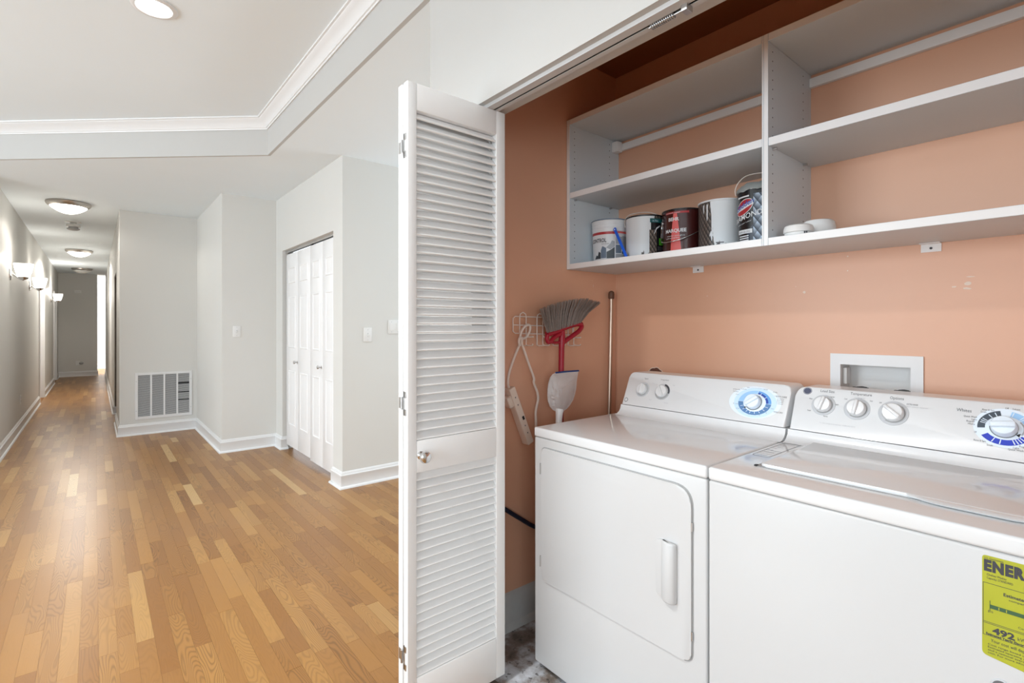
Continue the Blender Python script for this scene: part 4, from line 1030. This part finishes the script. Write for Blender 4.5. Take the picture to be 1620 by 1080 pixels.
for s_, yy, ss, w in (('Quick Wash', .2690, .1035, .027), ('Light', .2525, .0965, .011), ('Regular', .2625, .0905, .018), ('Heavy', .2590, .0835, .014), ('Off', .2455, .062, .005), ('Rinse & Spin', .2330, .1270, .024), ('Soak', .2360, .1205, .012), ('Off', .1890, .1360, .007), ('Delicates', .1750, .1355, .014), ('Rinse & Spin', .2450, .0400, .024), ('Soak', .2190, .0310, .012), ('Light', .1700, .0330, .011), ('Quick Wash', .1790, .0270, .028), ('Regular', .1590, .0380, .018)):
    ctext(c, s_, .0070, yy, ss, 'print_grey', w)
# energy label and front badge
XF = 1.2864
st = NB(); prism(st, rounded([(.010, .660), (.163, .680), (.163, .866), (.010, .866)], [.008, .008, .006, .006], 4), 'x', XF + .0006, XF)
es_ = mk('energy_label', st, 'sticker_yellow', wa)
def stp(y0, z0): return lambda x, yy: Vector((XF - .0004, y0 - x, z0 + yy))
text_on(es_, 'U.S. Government', .0052, stp(.160, .8595), 'print_dark', .026)
text_on(es_, 'ENERGYGUIDE', .0270, stp(.1605, .8385), 'print_dark', .150, .0018)
text_on(es_, 'Clothes Washer', .0060, stp(.1565, .8290), 'print_dark', .027); text_on(es_, 'Capacity: STANDARD', .0060, stp(.1565, .8230), 'print_dark', .035)
def rule(z, y0=.162, y1=.012, h=.0007): mk('rule_line', box(NB(), XF - .0004, XF, y1, y0, z, z + h), 'print_dark', es_)
rule(.8145); rule(.7420); rule(.7395); rule(.7170)
mk('rule_line', box(NB(), XF - .0004, XF, .1612, .1618, .717, .815), 'print_dark', es_)
text_on(es_, 'Estimated Yearly Operating Cost', .0082, stp(.1340, .7990), 'print_dark', .105, .0002); text_on(es_, 'compared with similar models', .0055, stp(.127, .7925), 'print_dark', .08)
mk('cost_scale', box(NB(), XF - .0006, XF, .020, .1520, .7690, .7760), 'sticker_green', es_); mk('scale_end', box(NB(), XF - .0006, XF, .1518, .1526, .7640, .7830), 'sticker_green', es_)
for yy in (.140, .130): mk('scale_tick', box(NB(), XF - .0008, XF, yy - .0006, yy + .0006, .7700, .7750), 'sticker_yellow', es_)
text_on(es_, '$10', .0055, stp(.155, .7610), 'print_dark', .007); text_on(es_, 'Cost Range of Similar Models', .0055, stp(.115, .7480), 'print_dark', .07)
text_on(es_, '492', .0160, stp(.1490, .7240), 'print_dark', .0300, .0006); text_on(es_, 'kWh', .0090, stp(.1155, .7260), 'print_dark', .014)
text_on(es_, 'Estimated Yearly Electricity Use', .0058, stp(.1575, .7185), 'print_dark', .068, .0002); text_on(es_, 'Your cost will depend on your utility rates and use.', .0085, stp(.151, .7070), 'print_dark', .125)
for i, s_ in enumerate(('Cost range based only on standard capacity models.', 'Estimated operating cost based on six wash loads a week', 'and a national average electricity cost and natural gas', 'cost. For more information visit the energy web pages.')): text_on(es_, s_, .0050, stp(.155, .7000 - i * .0052), 'print_dark', .13)
bd = mk('front_badge', lathe(NB(), [(.0150, 0), (.0150, .0015), (.0135, .003), (.012, .003)], facing((1.2872, .1365, .629), (-1, 0, 0)), 32), 'print_light', wa, 40)
mk('badge_face', lathe(NB(), [(.0125, .003), (.0125, .0034), (.002, .0036)], facing((1.2872, .1365, .629), (-1, 0, 0)), 32), 'print_grey', bd, 40)

# washer connection box in the wall
t = thing('valve_box', (2.09, .54, 1.0), 'white recessed washing machine outlet box in the terracotta wall', 'outlet box')
b = NB(); X = 2.0875
A = rounded([(.405, .93), (.675, .93), (.675, 1.196), (.405, 1.196)], [.006] * 4, 3); Bq = [(.4385, .999), (.6425, .999), (.6425, 1.1575), (.4385, 1.1575)]
for a, c_, e, f in ((.405, .4385, .93, 1.196), (.6425, .675, .93, 1.196), (.4385, .6425, 1.1575, 1.196), (.4385, .6425, .93, .999)):
    box(b, X - .006, X, a, c_, e, f)
bmesh.ops.remove_doubles(b, verts=b.verts, dist=1e-5)
mk('face_frame', b, 'trim_white', t)
b = NB(); q = [(.4385, .999), (.6425, .999), (.6425, 1.1575), (.4385, 1.1575)]; A = [b.verts.new((X, y, z)) for y, z in q]; B = [b.verts.new((X + .085, y, z)) for y, z in q]; b.faces.new(B)
for i in range(4): b.faces.new((A[i], A[(i + 1) % 4], B[(i + 1) % 4], B[i]))
mk('liner', b, 'white_plastic', t)
mk('liner_step', box(NB(), X + .02, X + .06, .630, .6415, 1.085, 1.145, .002), 'white_plastic', t)
for y in (.585, .464):
    v = mk('valve', lathe(NB(), [(.012, .999), (.012, 1.03), (.019, 1.034), (.019, 1.060), (.015, 1.064), (.015, 1.078), (.004, 1.080)], at(X + .028, y, 0), 16), 'black', t, 40)
    mk('lever', box(NB(), X + .008, X + .020, y - .024, y + .024, 1.066, 1.078, .002), 'black', v)
# dryer duct hole: shaded inside painted as a flat dark disc, torn rim
o = bpy.data.objects['wall_laundry_back']
b = NB(); rr = random.Random(3)
lathe(b, [(.050, -.0012), (.050, .0002)], facing((2.0878, 1.428, 1.045), (-1, 0, 0)), 30); mk('duct_hole', b, 'hole_dark', o)
b = NB(); pts = [(2.087, 1.428 + (.051 + rr.uniform(-.003, .003)) * math.cos(a), 1.045 + (.051 + rr.uniform(-.003, .003)) * math.sin(a)) for a in [i / 30 * 2 * PI for i in range(30)]]
mk('torn_rim', tube(b, pts, .0022, 6, True), 'chip_white', o, 50)
def chip(u, v, w, h, wall, X=None, Y=None):
    p = wx(u, v, X) if X else wy(u, v, Y); b = NB(); k = 9
    vs = []
    for i in range(k):
        a = i / k * 2 * PI; q = rr.uniform(.6, 1.1)
        vs.append(b.verts.new((p.x - .0004, p.y + w * q * math.cos(a), p.z + h * q * math.sin(a)) if X else (p.x + w * q * math.cos(a), p.y - .0004, p.z + h * q * math.sin(a))))
    b.faces.new(vs); mk('paint_chip', b, 'chip_white', wall)
for u, v, w, h in ((1272.5, 462, .007, .005), (1259, 453, .002, .002), (1341, 405.5, .003, .003), (1341, 428, .003, .003), (1531.5, 448, .009, .007), (1535, 437.5, .012, .002), (1509.5, 453.5, .007, .003), (1530, 456, .012, .004), (1119, 468, .004, .002)): chip(u, v, w, h, o, X=2.0878)
o = bpy.data.objects['wall_laundry_left']
for u, v, w, h in ((937, 443.5, .002, .002), (938.5, 452, .002, .010)): chip(u, v, w, h, o, Y=1.6698)

# ------------------------------------------------------------------ things hung on the closet's side wall
def p6(x, y, Y=1.652): return wy(800 + x / 6.75, 460 + y / 6.75, Y)
def p7(x, y, Y=1.64): return wy(790 + x / 7.714, 580 + y / 7.714, Y)
t = thing('wire_rack', tuple(p6(400, 430, 1.66)), 'white wire hook rack on the terracotta side wall behind the broom', 'rack')
RY = 1.662
w = .0026
mk('frame_wire', tube(NB(), [p6(x, y, RY) for x, y in ((78, 292), (100, 272), (700, 292), (715, 312), (715, 455), (700, 470), (100, 452), (78, 432))], w, 8, True), 'wire_white', t, 50)
mk('cross_wire', tube(NB(), [p6(78, 362, RY), p6(715, 385, RY)], w, 8), 'wire_white', t, 50)
for xl, xr in ((143, 212), (328, 390), (500, 560), (660, 720)):
    zb = p6(xl, 578, RY).z
    L_, R_ = p6(xl, 578, RY), p6(xr, 578, RY)
    topz = p6((xl + xr) / 2, 228 + (xl - 143) * .07, RY).z; xm = (L_.x + R_.x) / 2
    yy = RY - .004
    pts = [(L_.x, yy, zb), (L_.x, yy, topz - .022), (L_.x + .003, yy, topz - .008), (xm, yy, topz), (R_.x - .003, yy, topz - .008), (R_.x, yy, topz - .022), (R_.x, yy, zb)]
    h = mk('hook_wire', tube(NB(), pts, w, 8), 'wire_white', t, 50)
    for X_ in (L_.x, R_.x):
        mk('prong', tube(NB(), [(X_, yy, zb), (X_, yy - .012, zb - .002), (X_, yy - .040, zb - .001), (X_, yy - .044, zb + .004)], [w, w, w, w * 1.25], 8), 'wire_white', h, 50)
    mk('upper_prong', tube(NB(), [(R_.x, yy, zb + .042), (R_.x, yy - .010, zb + .034), (R_.x, yy - .046, zb + .036)], w * 1.2, 8), 'wire_white', h, 50)

# broom, head up
t = thing('broom', (1.655, 1.600, 0), 'upside down red broom with grey angled bristles against the side wall', 'broom')
BY = 1.600
mk('handle', tube(NB(), [p6(592, 870, BY), (p6(592, 870, BY).x, BY, .55), (p6(592, 870, BY).x - .002, BY, 0.002)], [.0115, .0115, .0115], 14), 'red_plastic', t, 50)
mk('socket', tube(NB(), [p6(606, 425, BY), p6(604, 480, BY), p6(600, 540, BY), p6(597, 600, BY), p6(592, 880, BY)], [.012, .0145, .016, .0135, .0130], 14), 'red_plastic', t, 50)
mk('head_bar', tube(NB(), smoothpath([p6(440, 462, BY), p6(480, 452, BY), p6(560, 425, BY), p6(660, 380, BY), p6(760, 352, BY), p6(806, 358, BY)], 4), .0125, 12), 'red_plastic', t, 50)
mk('brace', tube(NB(), smoothpath([p6(806, 358, BY), p6(812, 385, BY), p6(780, 430, BY), p6(720, 475, BY), p6(655, 520, BY), p6(610, 555, BY)], 5), [.0105] * 26, 12), 'red_plastic', t, 50)
mk('brace', tube(NB(), smoothpath([p6(448, 470, BY), p6(440, 510, BY), p6(452, 542, BY), p6(480, 540, BY), p6(515, 500, BY), p6(560, 470, BY), p6(595, 455, BY)], 5), .0100, 12), 'red_plastic', t, 50)
mk('brace', tube(NB(), smoothpath([p6(455, 545, BY), p6(520, 552, BY), p6(600, 545, BY)], 4), .0060, 10), 'red_plastic', t, 50)
b = NB(); rr = random.Random(9); n = 46
base_a, base_b = (442, 448), (800, 340)
for i in range(n):
    f = i / (n - 1)
    for rw in range(7):
        fx = min(1, max(0, f + rr.uniform(-.012, .012)))
        bx, by = base_a[0] + (base_b[0] - base_a[0]) * fx, base_a[1] + (base_b[1] - base_a[1]) * fx + 6 * math.sin(PI * fx)
        # tops fan out
        tx_ = 372 + (1005 - 372) * max(0, fx) ** 1.08; ty_ = 195 - 112 * math.sin(min(1, fx * 1.25) * PI / 2) + max(0, fx - .80) * 190
        tx_ += rr.uniform(-10, 10); ty_ += rr.uniform(-7, 12)
        yo = BY - .012 + .004 * rw; yt = BY - .028 + .0075 * rw + rr.uniform(-.004, .004)
        mxx, myy = bx + (tx_ - bx) * .45 - 6, by + (ty_ - by) * .52
        tube(b, [p6(bx, by, yo), p6(mxx, myy, (yo + yt) / 2), p6(tx_, ty_, yt)], [.0019, .0018, .0011], 4, cap=False)
tag(mk('bristles', b, 'bristle', t), kind='stuff')

# dustpan
t = thing('dustpan', tuple(p7(730, 640, 1.578)), 'grey white dustpan with a blue lip hanging upside down on the broom', 'dustpan')
PY = 1.578
outl = [(690, 72), (650, 88), (618, 130), (600, 190), (588, 270), (585, 340), (592, 420), (615, 485), (650, 525), (690, 546), (735, 550), (780, 545), (825, 512), (865, 465), (900, 405), (922, 340), (937, 270), (945, 180), (955, 110), (966, 52), (830, 56)]
cx_, cy_ = 765, 290
b = NB(); rows = []
def bulge(x, y, f):
    return PY - .026 * (1 - f ** 2.2) * (1 if y > 150 else max(.15, (y - 40) / 110))
fr = (1.0, .96, .88, .72, .5, .25)
for k_, f in enumerate(fr):
    rows.append([b.verts.new(p7(cx_ + (x - cx_) * f, cy_ + (y - cy_) * f, bulge(x, cy_ + (y - cy_) * f, f) - (.0 if k_ else .002))) for x, y in outl])
cen = b.verts.new(p7(cx_, cy_, bulge(cx_, cy_, 0)))
k_ = len(outl)
for A, B in zip(rows, rows[1:]):
    for i in range(k_): b.faces.new((A[i], A[(i + 1) % k_], B[(i + 1) % k_], B[i]))
for i in range(k_): b.faces.new((rows[-1][i], rows[-1][(i + 1) % k_], cen))
r_ = bmesh.ops.solidify(b, geom=b.faces[:], thickness=.003)
mk('pan', b, 'pan_grey', t, 60)
mk('lip', tube(NB(), [p7(688, 73, PY - .002), p7(830, 57, PY - .002), p7(967, 48, PY - .002)], .0038, 8), 'pan_blue', t, 50)
mk('stem', tube(NB(), [p7(735, 520, PY - .010), p7(732, 560, PY - .012), p7(728, 640, PY - .012), (wy(790 + 725 / 7.714, 580 + 760 / 7.714, PY - .012))], [.020, .0165, .0150, .0150], 14), 'pan_grey', t, 50)

# power strip and its cord
t = thing('power_strip', tuple(p7(240, 600, 1.62)), 'cream power strip dangling by its looped cord from the wire rack', 'power strip')
SY = 1.632
a, c_ = p7(118, 255, SY), p7(352, 925, SY)
ax = (c_ - a).normalized(); sdv = Vector((0, -1, 0)); side = ax.cross(sdv).normalized()
mid = (a + c_) / 2; ln = (c_ - a).length
Rm = Matrix((side, sdv, ax)).transposed().to_4x4(); Rm.translation = mid
b = NB(); box(b, 0, .034, 0, .042, 0, ln, .004, 3, Rm); mk('housing', b, 'cream_plastic', t, 40)
b = NB(); box(b, 0, .010, 0, .004, 0, .016, .001, 2, Rm @ at(-.004, .0215, .01)); mk('rocker_switch', b, 'black', t)
for q in (-.09, -.055, .045, .08): 
    b = NB(); box(b, 0, .004, 0, .0015, 0, .006, 0, 1, Rm @ at(0, .0212, q)); mk('socket_slot', b, 'print_grey', t)
b = NB(); box(b, 0, .030, 0, .034, 0, .050, .006, 3, Rm @ at(.024, 0, -ln * .30)); mk('plug_block', b, 'cream_plastic', t, 40)
cp = [p7(118, 262, SY), p6(24, 1000, 1.640), p6(30, 900, 1.640), p6(80, 740, 1.640), p6(135, 600, 1.640), p6(150, 540, 1.638), p6(155, 480, 1.636), p6(172, 425, 1.636), p6(205, 378, 1.638), p6(240, 362, 1.640), p6(262, 380, 1.642), p6(252, 440, 1.642), p6(222, 490, 1.642), p6(185, 510, 1.640), p6(166, 500, 1.636), p6(164, 540, 1.634), p6(188, 610, 1.638), p6(250, 790, 1.640), p6(300, 930, 1.640), p7(420, 200, 1.640), p7(462, 310, 1.640), p7(470, 400, 1.640), p7(452, 490, 1.640), p7(441, 570, 1.640), p7(446, 690, 1.640), (1.50, 1.640, .70), (1.515, 1.640, .55)]
mk('cord', tube(NB(), smoothpath(cp, 5), .0058, 10), 'cord_white', t, 60)
mk('cord_knot', tube(NB(), smoothpath([p6(150, 585, 1.630), p6(140, 540, 1.628), p6(150, 500, 1.628), p6(170, 520, 1.626), p6(172, 570, 1.628)], 5), .0058, 10), 'cord_white', t, 60)

# pole in the back corner
t = thing('mop_pole', (1.982, 1.645, 0), 'metal pole with a dark cap standing in the back corner behind the dryer', 'pole')
pt, pb = Vector((2.026, 1.648, 1.440)), Vector((1.982, 1.645, .001))
mk('shaft', tube(NB(), [pb, pt], .0105, 16), 'pole_metal', t, 50)
mk('end_cap', lathe(NB(), [(.012, -.006), (.0150, -.002), (.0155, .020), (.013, .030), (.006, .035), (.002, .036)], facing(pt, pt - pb), 18), 'pole_cap', t, 40)
# dark flat cable along the side wall
t = thing('supply_cable', tuple(wy(822, 820, 1.66)), 'dark navy cable running low behind the left side of the dryer', 'cable')
P = [wy(780, 793, 1.658), wy(800, 806, 1.658), wy(822, 819.5, 1.657), wy(846, 833, 1.656), Vector((1.60, 1.654, .365)), Vector((1.75, 1.650, .33))]
mk('sheath', tube(NB(), smoothpath(P, 4), .0095, 10), 'navy', t, 60)
